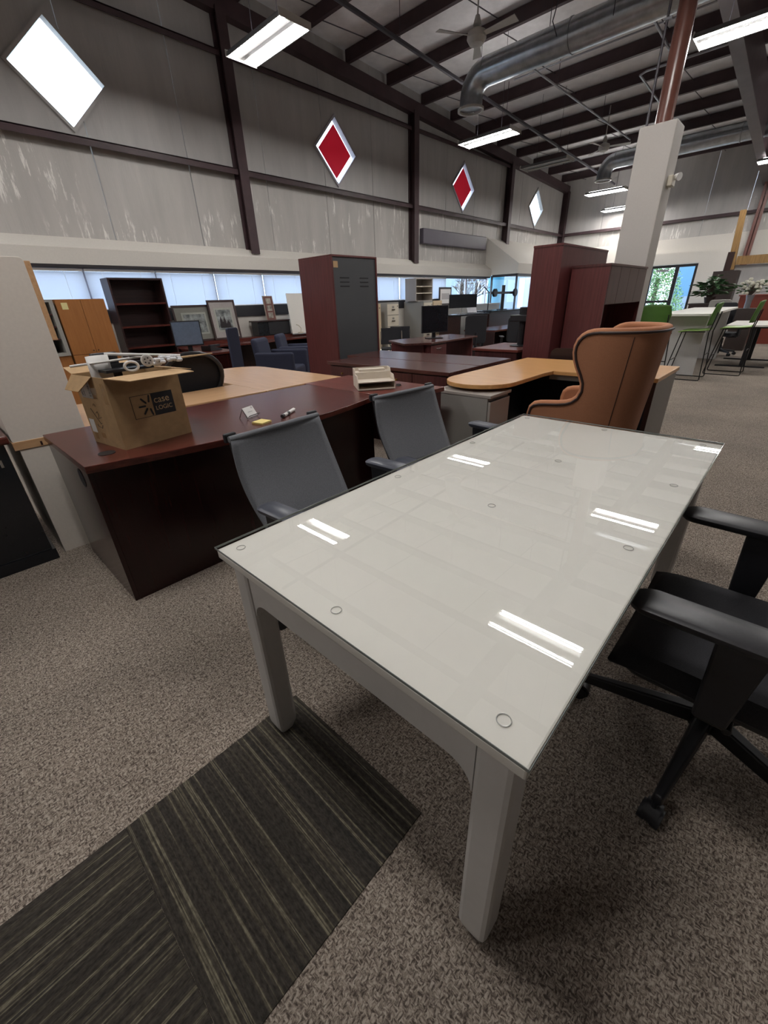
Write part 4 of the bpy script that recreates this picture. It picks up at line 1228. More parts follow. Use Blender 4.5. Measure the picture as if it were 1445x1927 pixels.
# dark bookcase
t, lx, ly = case('bookcase', 'tall dark mahogany open bookcase in front of the blinds', 'bookcase', 2.30, 3.08, 7.6, 7.92, 1.78, 'dark_wood')
b = B().box(0, 0.025, 0, ly, 0, 1.755).box(lx - 0.025, lx, 0, ly, 0, 1.755).box(0, lx, 0, ly, 1.755, 1.78).box(0.025, lx - 0.025, ly - 0.02, ly, 0, 1.755)
b.build('carcass', 'dark_wood', t)
for z in (0.08, 0.46, 0.80, 1.10, 1.42):
    B().box(0.0252, lx - 0.0252, 0.005, ly - 0.021, z, z + 0.024).build('shelf', 'mahogany_x', t)
# mahogany L desk along the window
t = thing('window_desk', 'long dark mahogany L-shaped desk below the window blinds', 'desk', (2.4, 6.3, 0))
B().box(0.0, 1.1, 0.0, 0.72, 0.71, 0.74).build('desktop', 'mahogany_x', t, bevel=0.003)
poly = [(0.72, 1.25), (0.72, 1.92), (3.75, 1.92), (3.75, 1.25), (2.6, 1.25), (2.1, 1.0), (1.6, 1.25)]
B().prism(poly, 0.71, 0.74).build('desk_extension', 'mahogany_x', t, bevel=0.003)
B().box(0.72, 1.1, 0.722, 1.249, 0.71, 0.74).build('bridge', 'mahogany_y', t)
for (x0, x1, y0, y1) in ((0.02, 0.04, 0.02, 0.70), (0.05, 1.05, 0.03, 0.05), (0.78, 3.7, 1.86, 1.88), (3.70, 3.72, 1.3, 1.86)):
    B().box(x0, x1, y0, y1, 0.0, 0.7098).build('support_panel', 'mahogany_shaded_z', t)
B().box(0.75, 3.7, 1.62, 1.915, 0.7402, 0.80).build('rear_ledge', 'mahogany_x', t)
# monitor with blue screen
def monitor(label, loc, rz, w, h, z0, scr, tilt=0.0, base='plate'):
    t = thing('monitor', label, 'monitor', loc, rz)
    B().box(-w / 2, w / 2, -0.012, 0.02, z0, z0 + h).build('bezel', 'black_plastic', t, bevel=0.004)
    B().box(-w / 2 + 0.014, w / 2 - 0.014, -0.0145, -0.0121, z0 + 0.02, z0 + h - 0.014).build('screen', scr, t)
    B().box(-0.03, 0.03, 0.0202, 0.05, 0.012, z0 + h * 0.5).build('neck', 'black_plastic', t)
    B().box(-0.13, 0.13, -0.07, 0.12, 0.0, 0.0118).build('foot', 'black_plastic', t, bevel=0.004)
    return t
monitor('monitor with pale blue screen on the window desk by the bookcase', (2.86, 6.62, 0.742), -0.35, 0.40, 0.34, 0.10, 'screen_blue')
top('desk_phone', B().prism([(-0.12, 0.0), (0.12, 0.0), (0.12, 0.02), (-0.12, 0.075)], -0.1, 0.1, 'y').box(-0.10, 0.09, -0.095, -0.045, 0.052, 0.085), 'black_plastic', 'black desk phone right of the blue-screened monitor', 'phone', (3.25, 6.75, 0.7405), 0.3, bevel=0.004)
# pictures leaning at the wall
def picture(label, x, y, z, w, h, lean, mt, win, art, fw=0.035):
    t = thing('framed_picture', label, 'picture', (x, y, z))
    t.rotation_euler = (-lean, 0, 0)
    b = B().box(0, w, 0, 0.02, 0, fw).box(0, w, 0, 0.02, h - fw, h).box(0, fw, 0, 0.02, fw, h - fw).box(w - fw, w, 0, 0.02, fw, h - fw)
    b.build('frame', 'frame_brown', t, bevel=0.003)
    B().box(fw, w - fw, 0.008, 0.014, fw, h - fw).build('mat_board', mt, t)
    x0, x1, z0, z1 = win
    if art:
        p = B().box(x0 * w, x1 * w, 0.0045, 0.0078, z0 * h, z1 * h).build('print', 'print_paper', t)
        e = 0.03
        B().box(x0 * w + e, x1 * w - e, 0.0035, 0.0044, z0 * h + e, z1 * h - e).build('etching', 'etching', p)
    B().box(fw, w - fw, 0.0015, 0.0025, fw, h - fw).build('glazing', 'window_glass', t)
    return t
picture('wide framed street etching with taupe mat leaning against the wall', 3.30, 7.98, 0.802, 0.68, 0.60, 0.12, 'mat_taupe', (0.2, 0.86, 0.2, 0.80), True)
pc = picture('upright framed etching of a spired church with pink mat', 3.93, 7.93, 0.802, 0.545, 0.67, 0.12, 'mat_pink', (0.18, 0.82, 0.2, 0.80), True)
e = B()
for (cx, w, h) in ((0.20, 0.05, 0.20), (0.27, 0.05, 0.20), (0.24, 0.15, 0.11), (0.34, 0.07, 0.13)):
    e.add([(cx - w / 2, 0.0030, 0.20), (cx + w / 2, 0.0030, 0.20), (cx + w / 2, 0.0030, 0.20 + h * 0.6), (cx, 0.0030, 0.20 + h), (cx - w / 2, 0.0030, 0.20 + h * 0.6)], [(0, 1, 2, 3, 4)])
e.build('church_drawing', 'frame_brown', pc)
t = thing('small_cabinet', 'small black two-section cabinet on the window desk under the photo frame', 'cabinet', (4.83, 7.92, 0.802))
B().box(0.04, 0.80, 0.02, 0.26, 0.0, 0.255).build('body', 'screen_dark', t)
B().box(0.0, 0.84, 0.0, 0.28, 0.2552, 0.278).build('top', 'dark_wood', t, bevel=0.004)
B().box(0.28, 0.78, 0.0105, 0.0198, 0.02, 0.245).build('door', 'black_plastic', t)
t = thing('photo_frame', 'narrow upright frame holding three small photos on the small black cabinet', 'picture', (5.14, 7.99, 1.081))
t.rotation_euler = (-0.12, 0, 0)
B().box(0, 0.20, 0, 0.018, 0, 0.43).build('frame', 'red_column', t, bevel=0.002)
B().box(-0.012, -0.0002, 0, 0.018, 0, 0.43).box(0.2002, 0.212, 0, 0.018, 0, 0.43).box(-0.012, 0.212, 0, 0.018, 0.4302, 0.442).build('trim', 'mat_taupe', t)
for z in (0.04, 0.17, 0.30):
    B().box(0.045, 0.155, -0.003, -0.0002, z, z + 0.10).build('photo', 'etching', t)
t = thing('whiteboard', 'shiny whiteboard leaning beside the mahogany wardrobe', 'whiteboard', (5.62, 7.86, 0.80))
t.rotation_euler = (-0.1, 0, 0)
B().box(0, 0.75, 0, 0.012, 0, 0.76).build('panel', 'white_lacquer', t)
B().box(0, 0.75, -0.004, 0.016, -0.02, -0.0002).build('tray', 'conduit', t)
top('desk_lamp', B().tube([(0, 0, 0), (0.02, 0, 0.10), (-0.04, 0, 0.16), (-0.09, 0, 0.17)], 0.008, 6).box(-0.05, 0.05, -0.03, 0.03, 0, 0.025), 'beige_box', 'small beige gooseneck lamp near the whiteboard', 'lamp', (5.75, 7.75, 0.802))
# navy chairs
def tub(label, loc, rz):
    t = thing('navy_armchair', label, 'armchair', loc, rz, 'navy armchairs')
    B().box(-0.24, 0.24, -0.28, 0.26, 0.28, 0.45).build('seat', 'navy_fabric', t, bevel=0.04, seg=3)
    B().hexa([(-0.25, 0.24, 0.25), (0.25, 0.24, 0.25), (0.25, 0.36, 0.25), (-0.25, 0.36, 0.25)], [(-0.24, 0.34, 0.88), (0.24, 0.34, 0.88), (0.24, 0.44, 0.88), (-0.24, 0.44, 0.88)]).build('backrest', 'navy_fabric', t, bevel=0.05, seg=3)
    for s in (-1, 1):
        x0, x1 = (-0.34, -0.245) if s < 0 else (0.245, 0.34)
        B().box(x0, x1, -0.30, 0.34, 0.18, 0.68).build('armrest', 'navy_fabric', t, bevel=0.03, seg=3)
        for yy in (-0.24, 0.28):
            B().box(s * 0.27 - 0.025, s * 0.27 + 0.025, yy - 0.025, yy + 0.025, 0, 0.22).build('leg', 'dark_wood', t)
    return t
tub('navy upholstered armchair, left one, in front of the window desk', (4.12, 6.1, 0), 0.55)
tub('navy upholstered armchair half hidden behind the wardrobe', (4.95, 6.7, 0), 0.7)
t = thing('high_back_chair', 'dark navy chair with narrow upright back at the window desk', 'chair', (2.98, 5.85, 0), 0.3)
star_base(t, 'black_plastic', 0.5)
B().prism(rrect(-0.23, 0.23, -0.2, 0.22, 0.06), 0.38, 0.45).build('seat', 'navy_fabric', t, bevel=0.02)
B().prism(rrect(-0.10, 0.10, 0.50, 1.09, 0.03, 3), -0.24, -0.20, 'y').build('backrest', 'navy_fabric', t, bevel=0.01)
B().tube([(0, -0.19, 0.7), (0, -0.19, 0.45), (0, -0.08, 0.37)], 0.02, 8).build('back_upright', 'black_plastic', t)

# ---- file cabinets
def file_cab(label, x0, y0, w, d, h, side, front, n=4):
    t = thing('file_cabinet', label, 'file cabinet', (x0, y0, 0), 0, 'file cabinets under the window')
    B().box(0, w, 0.012, d, 0.0, h).build('body', side, t, bevel=0.003)
    hh = (h - 0.07) / n
    for i in range(n):
        z0 = 0.035 + i * hh
        dr_ = B().box(0.015, w - 0.015, 0.0, 0.0118, z0 + 0.006, z0 + hh - 0.006).build('drawer', front, t, bevel=0.003)
        B().box(w / 2 - 0.055, w / 2 + 0.055, -0.018, -0.0005, z0 + hh * 0.45, z0 + hh * 0.45 + 0.02).build('handle', 'brown_metal', dr_, bevel=0.003)
        B().box(w / 2 - 0.035, w / 2 + 0.035, -0.004, -0.0005, z0 + hh * 0.62, z0 + hh * 0.62 + 0.045).build('card_holder', 'grey_steel', dr_)
    B().cyl((w - 0.06, -0.006, h - 0.09), (w - 0.06, 0.0, h - 0.09), 0.012, 10).build('lock', 'brown_metal', t)
    return t
file_cab('cream-fronted file cabinet with grey side, right below the grey shelf unit', 9.70, 7.55, 0.41, 0.68, 1.325, 'file_grey', 'file_cream')
file_cab('beige file cabinet with a note, between the cream one and the monitors', 10.13, 7.55, 0.41, 0.68, 1.325, 'file_beige', 'file_beige')
file_cab('white file cabinet standing alone just right of the mahogany wardrobe', 8.20, 7.5, 0.44, 0.68, 1.325, 'file_grey', 'file_cream', 5)
file_cab('tan file cabinet mostly hidden behind the mahogany wardrobe edge', 7.55, 7.5, 0.44, 0.68, 1.30, 'file_beige', 'file_beige', 3)
t, lx, ly = case('shelf_unit', 'light grey open shelf unit standing on the file cabinets', 'shelf', 9.62, 10.35, 7.75, 8.12, 0.5, 'file_grey')
t.location.z = 1.3255
B().box(0, 0.02, 0, ly, 0, 0.52).box(lx - 0.02, lx, 0, ly, 0, 0.52).box(0, lx, 0, ly, 0.52, 0.54).box(0.02, lx - 0.02, ly - 0.015, ly, 0.015, 0.52).box(0.02, lx - 0.02, 0, ly, 0, 0.015).build('carcass', 'grey_door', t)
for z in (0.18, 0.34):
    B().box(0.0202, lx - 0.0202, 0.002, ly - 0.016, z, z + 0.02).build('shelf', 'file_cream', t)
# stacking chairs next to the white file cabinet
for i, (x, y) in enumerate(((7.0, 6.3), (7.45, 6.45))):
    t = thing('stacking_chair', ['black metal-legged visitor chair beside the wardrobe edge', 'black visitor chair in front of the white file cabinet'][i], 'chair', (x, y, 0), 2.3, 'black visitor chairs')
    B().box(-0.22, 0.22, -0.22, 0.2, 0.43, 0.46).build('seat', 'black_fabric', t, bevel=0.01)
    B().box(-0.21, 0.21, 0.22, 0.24, 0.55, 0.86).build('backrest', 'black_fabric', t, bevel=0.008)
    for s in (-1, 1):
        B().tube([(s * 0.22, -0.24, 0.0), (s * 0.22, -0.2, 0.44), (s * 0.22, 0.21, 0.5), (s * 0.21, 0.25, 0.80)], 0.012, 6).build('side_frame', 'chrome', t)
        B().tube([(s * 0.22, 0.25, 0.0), (s * 0.22, 0.10, 0.45)], 0.012, 6).build('rear_leg', 'chrome', t)

# ---- middle desks with monitors
t = thing('bow_desk', 'mahogany desk with black monitor on it, right of the wardrobe', 'desk', (5.25, 4.2, 0), 0.0)
poly = [(0.0, 0.25), (0.32, -0.02), (1.75, 0.02), (1.95, 0.75), (0.4, 0.95)]
B().prism(poly, 0.712, 0.742).build('desktop', 'walnut_x', t, bevel=0.004)
B().box(0.30, 0.33, 0.12, 0.80, 0.0, 0.7118).build('end_panel', 'cherry_z', t)
pd = B().box(0.34, 0.80, 0.03, 0.6, 0.02, 0.7118).build('pedestal', 'cherry_z', t)
for z0, z1 in ((0.40, 0.69), (0.06, 0.39)):
    B().box(0.36, 0.78, 0.012, 0.0298, z0, z1).build('drawer', 'cherry_z', pd, bevel=0.002)
B().tube([(0.57 + 0.06 * math.cos(q), 0.0115 - 0.02 * math.sin(q), 0.64) for q in [PI * i / 8 for i in range(9)]], 0.006, 6).build('handle', 'chrome', pd)
B().box(1.7, 1.73, 0.10, 0.7, 0.0, 0.7118).build('end_panel', 'cherry_z', t)
monitor('black monitor with dark screen standing on the bow-edged mahogany desk', (6.25, 4.62, 0.743), -0.45, 0.50, 0.42, 0.09, 'screen_dark')
t = thing('workstation_desk', 'dark desk run with glossy top before the bright entrance glass', 'desk', (8.3, 4.6, 0))
B().box(0, 3.6, 0, 0.75, 0.71, 0.74).build('desktop', 'walnut_x', t)
B().box(0.02, 3.58, 0.7, 0.72, 0.0, 0.7098).build('modesty_panel', 'dark_wood', t)
for x in (0.0, 1.8, 3.57):
    B().box(x, x + 0.03, 0.02, 0.69, 0.0, 0.7098).build('end_panel', 'dark_wood', t)
t = thing('reception_counter', 'dark counter under the clear glass with monitors on it', 'counter', (10.9, 6.2, 0))
B().box(0, 2.9, 0, 0.75, 0.99, 1.03).build('countertop', 'screen_dark', t)
B().box(0.05, 2.85, 0.08, 0.7, 0.0, 0.9898).build('body', 'dark_wood', t)
def arm_monitor(label, loc, rz, w, h, zc, scr='screen_dark'):
    t = thing('monitor', label, 'monitor', loc, rz)
    B().box(-w / 2, w / 2, -0.015, 0.02, zc - h / 2, zc + h / 2).build('bezel', scr, t, bevel=0.005)
    B().cyl((0, 0.06, 0.02), (0, 0.06, zc), 0.018, 8).box(-0.02, 0.02, 0.021, 0.06, zc - 0.03, zc + 0.03).build('neck', 'chrome', t)
    B().box(-0.10, 0.10, -0.04, 0.14, 0.0, 0.02).build('foot', 'chrome', t)
arm_monitor('wide black monitor seen from behind on a chrome stand beside the file cabinets', (9.75, 6.35, 0.742 + 0.26), -0.3, 0.86, 0.30, 0.29)
t = thing('desk_riser', 'dark desk carrying the wide monitor beside the file cabinets', 'desk', (9.2, 6.05, 0))
B().box(0, 1.4, 0, 0.7, 0.97, 1.0).build('desktop', 'screen_dark', t)
for x in (0.05, 1.3):
    B().box(x, x + 0.05, 0.05, 0.65, 0, 0.9698).build('leg_panel', 'dark_wood', t)
top('laptop', B().box(-0.17, 0.17, -0.12, 0.12, 0, 0.015).hexa([(-0.17, 0.11, 0.015), (0.17, 0.11, 0.015), (0.17, 0.12, 0.015), (-0.17, 0.12, 0.015)], [(-0.17, 0.19, 0.22), (0.17, 0.19, 0.22), (0.17, 0.20, 0.22), (-0.17, 0.20, 0.22)]), 'conduit', 'open silver laptop right of the wide monitor', 'laptop', (10.35, 6.35, 1.0015), -0.2)
t = thing('certificate_frame', 'small framed certificate on the window sill above the wide monitor', 'picture', (11.15, 8.1, 1.19))
B().box(0, 0.62, 0, 0.025, 0, 0.48).build('frame', 'brown_metal', t)
B().box(0.05, 0.57, -0.003, -0.0002, 0.05, 0.43).build('paper', 'paper', t)
B().box(0.12, 0.50, -0.0045, -0.0032, 0.16, 0.32).build('print', 'paper_grey', t)
t = thing('sill_shelf', 'low dark cabinet below the certificate and clear window', 'cabinet', (10.75, 7.7, 0))
B().box(0, 3.3, 0, 0.5, 0, 1.15).build('body', 'file_grey', t)
B().box(-0.02, 3.32, -0.02, 0.52, 1.1502, 1.19).build('top', 'grey_door', t)
# black monitor arm post (empty) in front of the glass
t = thing('screen_bracket', 'empty black double monitor arm on a post against the bright glass', 'monitor arm', (12.0, 6.5, 1.0302))
B().cyl((0, 0, 0.0), (0, 0, 0.62), 0.05, 10).build('post', 'black_plastic', t)
B().box(-0.6, 0.6, -0.04, 0.02, 0.40, 0.46).build('crossbar', 'black_plastic', t)
for s in (-1, 1):
    B().cyl((s * 0.58, -0.1, 0.43), (s * 0.58, -0.04, 0.43), 0.10, 12).build('mount_plate', 'black_plastic', t)
B().box(-0.12, 0.12, -0.1, 0.1, -0.0001, 0.02).build('clamp', 'black_plastic', t)
t = thing('task_lamp', 'thin black task lamp left of the empty monitor arm', 'lamp', (11.3, 6.55, 1.0302))
B().cyl((0, 0, 0), (0, 0, 0.012), 0.14, 14).build('base', 'black_plastic', t)
B().tube([(0, 0, 0.012), (0, 0, 0.45), (-0.35, -0.05, 0.58)], 0.016, 6).build('arm', 'black_plastic', t)
# black high-back chairs in front of the middle desks
def task(label, loc, rz, h=1.0):
    t = thing('task_chair', label, 'chair', loc, rz, 'black task chairs among the desks')
    star_base(t, 'black_plastic', 0.2)
    B().prism(rrect(-0.24, 0.24, -0.22, 0.22, 0.06), 0.40, 0.48).build('seat', 'black_fabric', t, bevel=0.02)
    B().prism(rrect(-0.22, 0.22, 0.55, h, 0.06, 4), 0.22, 0.27, 'y').build('backrest', 'black_fabric', t, bevel=0.015)
    B().tube([(0, 0.28, 0.75), (0, 0.27, 0.5), (0, 0.08, 0.38)], 0.024, 8).build('back_upright', 'black_plastic', t)
    for s in (-1, 1):
        arm(t, s, 0.28, -0.15, 0.1, 0.66, 'arm_rubber', 'black_plastic', 0.08, 0.0)
task('black task chair behind the mahogany desk, directly right of the dark monitor', (7.62, 4.78, 0), 2.6, 1.06)
task('black task chair with silver caster facing the glossy desk, beside the monitor post', (8.25, 4.1, 0), 2.2, 1.0)
# mahogany reception desk with monitor post
t = thing('side_desk', 'low mahogany desk with black stand, left of the tall mahogany cabinet', 'desk', (5.12, 2.15, 0))
B().box(0.0, 0.85, 0.35, 1.0, 0.713, 0.743).build('desktop', 'cherry_y', t, bevel=0.003)
B().box(0.03, 0.82, 0.38, 0.98, 0.0, 0.7128).build('body', 'walnut_z', t)
t = thing('display_stand', 'black display stand with cross bracket on the low mahogany desk', 'stand', (5.62, 2.72, 0.7435))
B().cyl((0, 0, 0.016), (0, 0, 0.46), 0.045, 10).build('post', 'black_plastic', t)
B().box(-0.10, 0.10, -0.14, 0.14, 0.30, 0.38).box(-0.03, 0.03, -0.05, 0.05, 0.38, 0.47).build('bracket', 'black_plastic', t, bevel=0.01)
B().lathe([(0.14, 0.0), (0.14, 0.012), (0.05, 0.016)], 20).build('foot', 'black_plastic', t)
# light wooden chairs at the bright desk
for i, x in enumerate((9.3, 10.1)):
    t = thing('wooden_chair', ['pale wooden chair left of the black stand at the bright desk', 'pale wooden chair right of the black stand at the bright desk'][i], 'chair', (x, 4.2 - 0.1 * i, 0), 0.2, 'pale wooden chairs')
    B().prism(rrect(-0.22, 0.22, 0.62, 0.86, 0.08, 4), -0.20, -0.18, 'y').build('backrest', 'honey_maple', t)
    B().box(-0.21, 0.21, -0.2, 0.2, 0.44, 0.46).build('seat', 'honey_maple', t)
    for sx in (-0.18, 0.18):
        for sy in (-0.17, 0.17):
            B().cyl((sx, sy, 0.0), (sx * 0.95, sy, 0.4398), 0.014, 8).build('leg', 'chrome', t)
        B().cyl((sx, -0.19, 0.46), (sx, -0.19, 0.62), 0.012, 8).build('back_post', 'chrome', t)

# ---- mahogany tall cabinet and hutch in front of the pillar
t = thing('tall_cabinet', 'tallest mahogany cabinet, left of the pillar', 'cabinet', (5.15, 2.125, 0))
B().box(0.0, 1.45, 0.0, 0.33, 0.0, 1.81).build('carcass', 'cherry_z', t)
B().box(-0.004, 1.454, -0.004, 0.334, 1.8102, 1.832).build('top', 'cherry_z', t, bevel=0.002)
t = thing('hutch_desk', 'mahogany credenza with doored hutch standing in front of the pillar base', 'credenza', (5.42, 1.69, 0))
B().box(0.0, 1.45, 0.0, 0.41, 0.0, 0.745).build('base', 'cherry_z', t)
b = B().box(0.0, 0.025, 0.0, 0.41, 0.7452, 1.60).box(1.425, 1.45, 0.0, 0.41, 0.7452, 1.60).box(0.025, 1.425, 0.385, 0.41, 0.7452, 1.60).box(0.025, 1.425, 0.02, 0.385, 1.22, 1.24)
b.build('hutch', 'cherry_z', t)
B().box(-0.006, 1.456, -0.008, 0.415, 1.6002, 1.622).build('cornice', 'walnut_z', t)
for a in (0.027, 0.38, 0.73, 1.08):
    B().box(a, a + 0.346, -0.002, 0.018, 1.225, 1.598).build('door', 'walnut_z', t, bevel=0.002)
t = thing('guest_chair', 'small chair with grey upholstered back between maple desk and hutch', 'chair', (4.95, 1.72, 0), 1.75)
B().prism(rrect(-0.21, 0.21, 0.50, 0.80, 0.05, 4), 0.21, 0.25, 'y').build('back_cushion', 'file_grey', t, bevel=0.01)
B().prism(rrect(-0.225, 0.225, 0.48, 0.835, 0.06, 4), 0.252, 0.27, 'y').build('back_shell', 'dark_wood', t)
B().box(-0.22, 0.22, -0.22, 0.22, 0.42, 0.48).build('seat', 'file_grey', t, bevel=0.02)
for sx in (-0.2, 0.2):
    B().cyl((sx, -0.2, 0), (sx, -0.18, 0.42), 0.016, 8).build('leg', 'dark_wood', t)
    B().tube([(sx, 0.24, 0), (sx, 0.22, 0.42), (sx, 0.262, 0.6)], 0.016, 8).build('leg', 'dark_wood', t)

# ================================================================== right: bar table and stools
t = thing('bar_table', 'long white high table on panel legs behind the wing chair', 'table', (8.75, 1.10, 0))
B().prism(rrect(0, 3.4, 0, 0.78, 0.04, 3), 0.965, 1.0).build('tabletop', 'white_lacquer', t, bevel=0.004)
for x in (0.44, 3.0):
    B().box(x, x + 0.05, 0.08, 0.70, 0.0, 0.9648).build('panel_leg', 'white_satin', t)
B().box(0.49, 3.0, 0.37, 0.40, 0.45, 0.9648).build('stretcher_panel', 'white_satin', t)
def stool():
    t = thing('bar_stool', 'green plastic bar stool whose curved back shows directly behind the wing chair', 'stool', (8.2, 1.72, 0), -PI / 2, 'green bar stools')
    # local front is +y
    def seatfn(u, v):
        x, y = 2 * u - 1, 2 * v - 1
        return (x * (0.215 - 0.01 * (y > 0.8)), y * 0.20, 0.765 - 0.015 * (1 - x * x) + 0.015 * max(0, -y) ** 2 - 0.02 * max(0, y) ** 3)
    B().grid(seatfn, 12, 12).build('seat', 'green_seat', t, smooth=True, solid=0.012)
    def backfn(u, v):
        x = 2 * u - 1
        w = 0.225 - 0.06 * abs(v - 0.6)
        return (x * w, -0.215 - 0.06 * v + 0.05 * x * x, 0.83 + 0.31 * v + 0.02 * (1 - x * x) * v)
    B().grid(backfn, 14, 10).build('backrest', 'green_shell', t, smooth=True, solid=0.010)
    for s in (-1, 1):
        B().tube([(s * 0.20, -0.26, 1.02), (s * 0.205, -0.23, 0.80), (s * 0.21, -0.215, 0.73), (s * 0.235, -0.27, 0.03), (s * 0.235, -0.262, 0.012), (s * 0.235, -0.24, 0.008), (s * 0.235, 0.22, 0.008), (s * 0.235, 0.245, 0.015), (s * 0.235, 0.25, 0.035), (s * 0.20, 0.15, 0.735), (s * 0.20, -0.17, 0.742)], 0.0085, 7).build('sled_frame', 'black_wire', t, smooth=True)
    for y, z in ((0.21, 0.30), (-0.24, 0.40), (0.14, 0.735)):
        B().cyl((-0.225, y, z), (0.225, y, z), 0.0075, 7).build('foot_bar', 'black_wire', t)
    return t
s0 = stool()
copy_thing(s0, (8.87, 1.27, 0), 0.0, 'green bar stool tucked under the near right side of the white high table')
copy_thing(s0, (9.72, 0.82, 0), 0.0, 'rightmost green bar stool, standing clear of the white high table')
# white sit-stand table and black chair at the right edge
t = thing('height_table', 'white work table on black T-shaped feet at the right edge', 'table', (10.55, 0.1, 0))
B().prism(rrect(0, 1.5, 0, 0.95, 0.03, 3), 0.71, 0.74).build('tabletop', 'white_lacquer', t, bevel=0.003)
B().box(0.08, 1.42, 0.1, 0.85, 0.68, 0.7098).build('frame', 'black_plastic', t)
for x in (0.12, 1.3):
    B().box(x, x + 0.08, 0.50, 0.58, 0.025, 0.6798).build('column', 'black_plastic', t)
    B().box(x, x + 0.07, 0.20, 0.95, 0.0, 0.0248).build('foot', 'black_plastic', t)
task('black office chair with light seat at the right edge beside the white work table', (11.2, -0.05, 0), PI, 0.98)
task('dark slatted-back chair between the high table and the white work table', (12.6, 1.25, 0), 1.2, 1.08)
# plants, cabinets, timber frame near the far right
t = thing('brown_bookcase', 'dark brown bookcase with the green plant in front', 'bookcase', (16.3, 1.72, 0))
B().box(0.0, 0.5, 0.0, 0.58, 0.0, 1.80).build('carcass', 'brown_metal', t)
B().box(-0.015, -0.0002, 0.03, 0.55, 0.9, 0.93).build('shelf', 'dark_wood', t)
t = thing('side_cabinet', 'dark low cabinet under the green potted plant', 'cabinet', (14.6, 1.65, 0))
B().box(0, 0.5, 0, 0.75, 0.0, 1.0).build('body', 'dark_wood', t)
B().box(-0.02, 0.52, -0.02, 0.77, 1.0002, 1.03).build('top', 'brown_metal', t)
def plant(name, label, loc, r, h, n, lm, sz, pot):
    t = thing(name, label, 'plant', loc)
    B().lathe(pot, 16).build('pot', 'brown_metal' if name != 'flower_vase' else 'conduit', t, smooth=True)
    rnd = random.Random(hash(label) % 1000 if False else len(label))
    z0 = pot[-1][1]
    st = B()
    for i in range(n):
        a, q = rnd.uniform(0, 2 * PI), rnd.uniform(0.15, 1.0)
        p = Vector((r * q * math.cos(a), r * q * math.sin(a), z0 + h * rnd.uniform(0.15, 1.0) * (1.1 - 0.5 * q)))
        st.tube([(0, 0, z0 - 0.03), (p.x * 0.4, p.y * 0.4, z0 + (p.z - z0) * 0.7), p], 0.005, 4)
        if lm == 'petal' and i % 2:
            B().blob(p, sz * 0.5, sz * 0.5, sz * 0.4, 8, 5).build('blossom', 'petal', t, smooth=True)
        else:
            d = Vector((math.cos(a), math.sin(a), rnd.uniform(-0.5, 0.3))).normalized()
            sd = d.cross(Vector((0, 0, 1))).normalized()
            up = sd.cross(d).normalized()
            b = B()
            L = sz * rnd.uniform(0.8, 1.3)
            b.add([p, p + d * L * 0.4 + sd * L * 0.32 + up * 0.02, p + d * L, p + d * L * 0.4 - sd * L * 0.32 + up * 0.02, p + d * L * 0.45 - up * 0.015], [(0, 1, 4), (1, 2, 4), (2, 3, 4), (3, 0, 4)])
            b.build('leaf', 'leaf', t)
    st.build('stems', 'bark', t)
plant('potted_plant', 'bushy green potted plant on the low dark cabinet', (14.75, 2.0, 1.031), 0.32, 0.50, 130, 'leaf', 0.19, [(0.09, 0.0), (0.13, 0.14)])
t = thing('red_counter', 'reddish laminate counter at the right edge behind the flowers', 'counter', (15.6, 0.2, 0))
B().box(0, 0.6, 0, 1.25, 0.0, 1.16).build('body', 'red_laminate', t)
B().box(-0.03, 0.63, -0.03, 1.28, 1.1602, 1.19).build('top', 'red_laminate', t)
t = thing('flower_stand', 'dark stand under the vase of white flowers', 'stand', (13.85, 1.1, 0))
B().box(-0.2, 0.2, -0.2, 0.2, 0, 0.92).build('body', 'brown_metal', t)
plant('flower_vase', 'tall grey vase of white blossoms at the right edge', (13.85, 1.1, 0.9202), 0.30, 0.36, 70, 'petal', 0.085, [(0.06, 0.0), (0.06, 0.16), (0.085, 0.28)])
t = thing('grey_swivel_chair', 'grey-backed chair behind the far end of the high table', 'chair', (14.0, 1.62, 0), PI / 2)
star_base(t, 'black_plastic', 0.2)
B().prism(rrect(-0.22, 0.22, 0.6, 1.12, 0.06, 4), 0.22, 0.27, 'y').build('backrest', 'file_grey', t, bevel=0.015)
B().box(-0.23, 0.23, -0.22, 0.22, 0.42, 0.50).build('seat', 'file_grey', t, bevel=0.02)
B().tube([(0, 0.28, 0.75), (0, 0.27, 0.5), (0, 0.08, 0.38)], 0.024, 8).build('back_upright', 'black_plastic', t)
t = thing('timber_frame', 'rough brown timber frame leaning at the far right edge', 'frame', (17.6, 0.6, 0))
B().hexa([(0, 1.40, 1.86), (0.12, 1.40, 1.86), (0.12, 1.58, 1.86), (0, 1.58, 1.86)], [(0, 1.52, 3.35), (0.12, 1.52, 3.35), (0.12, 1.66, 3.35), (0, 1.66, 3.35)]).build('post', 'raw_timber', t)
B().box(0.0, 0.12, -1.2, 1.398, 1.98, 2.20).build('beam', 'raw_timber', t)
B().box(0.121, 0.2, -1.2, 1.45, 0.0, 1.97).build('backing_board', 'vinyl_wall', t)
B().box(0.0, 0.12, 1.40, 1.60, 0.0, 1.858).build('post', 'brown_metal', t)
top('leaning_picture', B().box(0, 0.03, 0, 0.16, 0, 0.46), 'frame_brown', 'small grey picture standing on top of the brown bookcase', 'picture', (16.5, 1.95, 1.8005), 0.3)
top('wall_notice', B().box(-0.012, 0, 0, 0.42, 0, 0.40), 'paper_grey', 'grey notice board on the wall right of the glazed door', 'notice board', (FAR - 0.551, 2.45, 1.25))

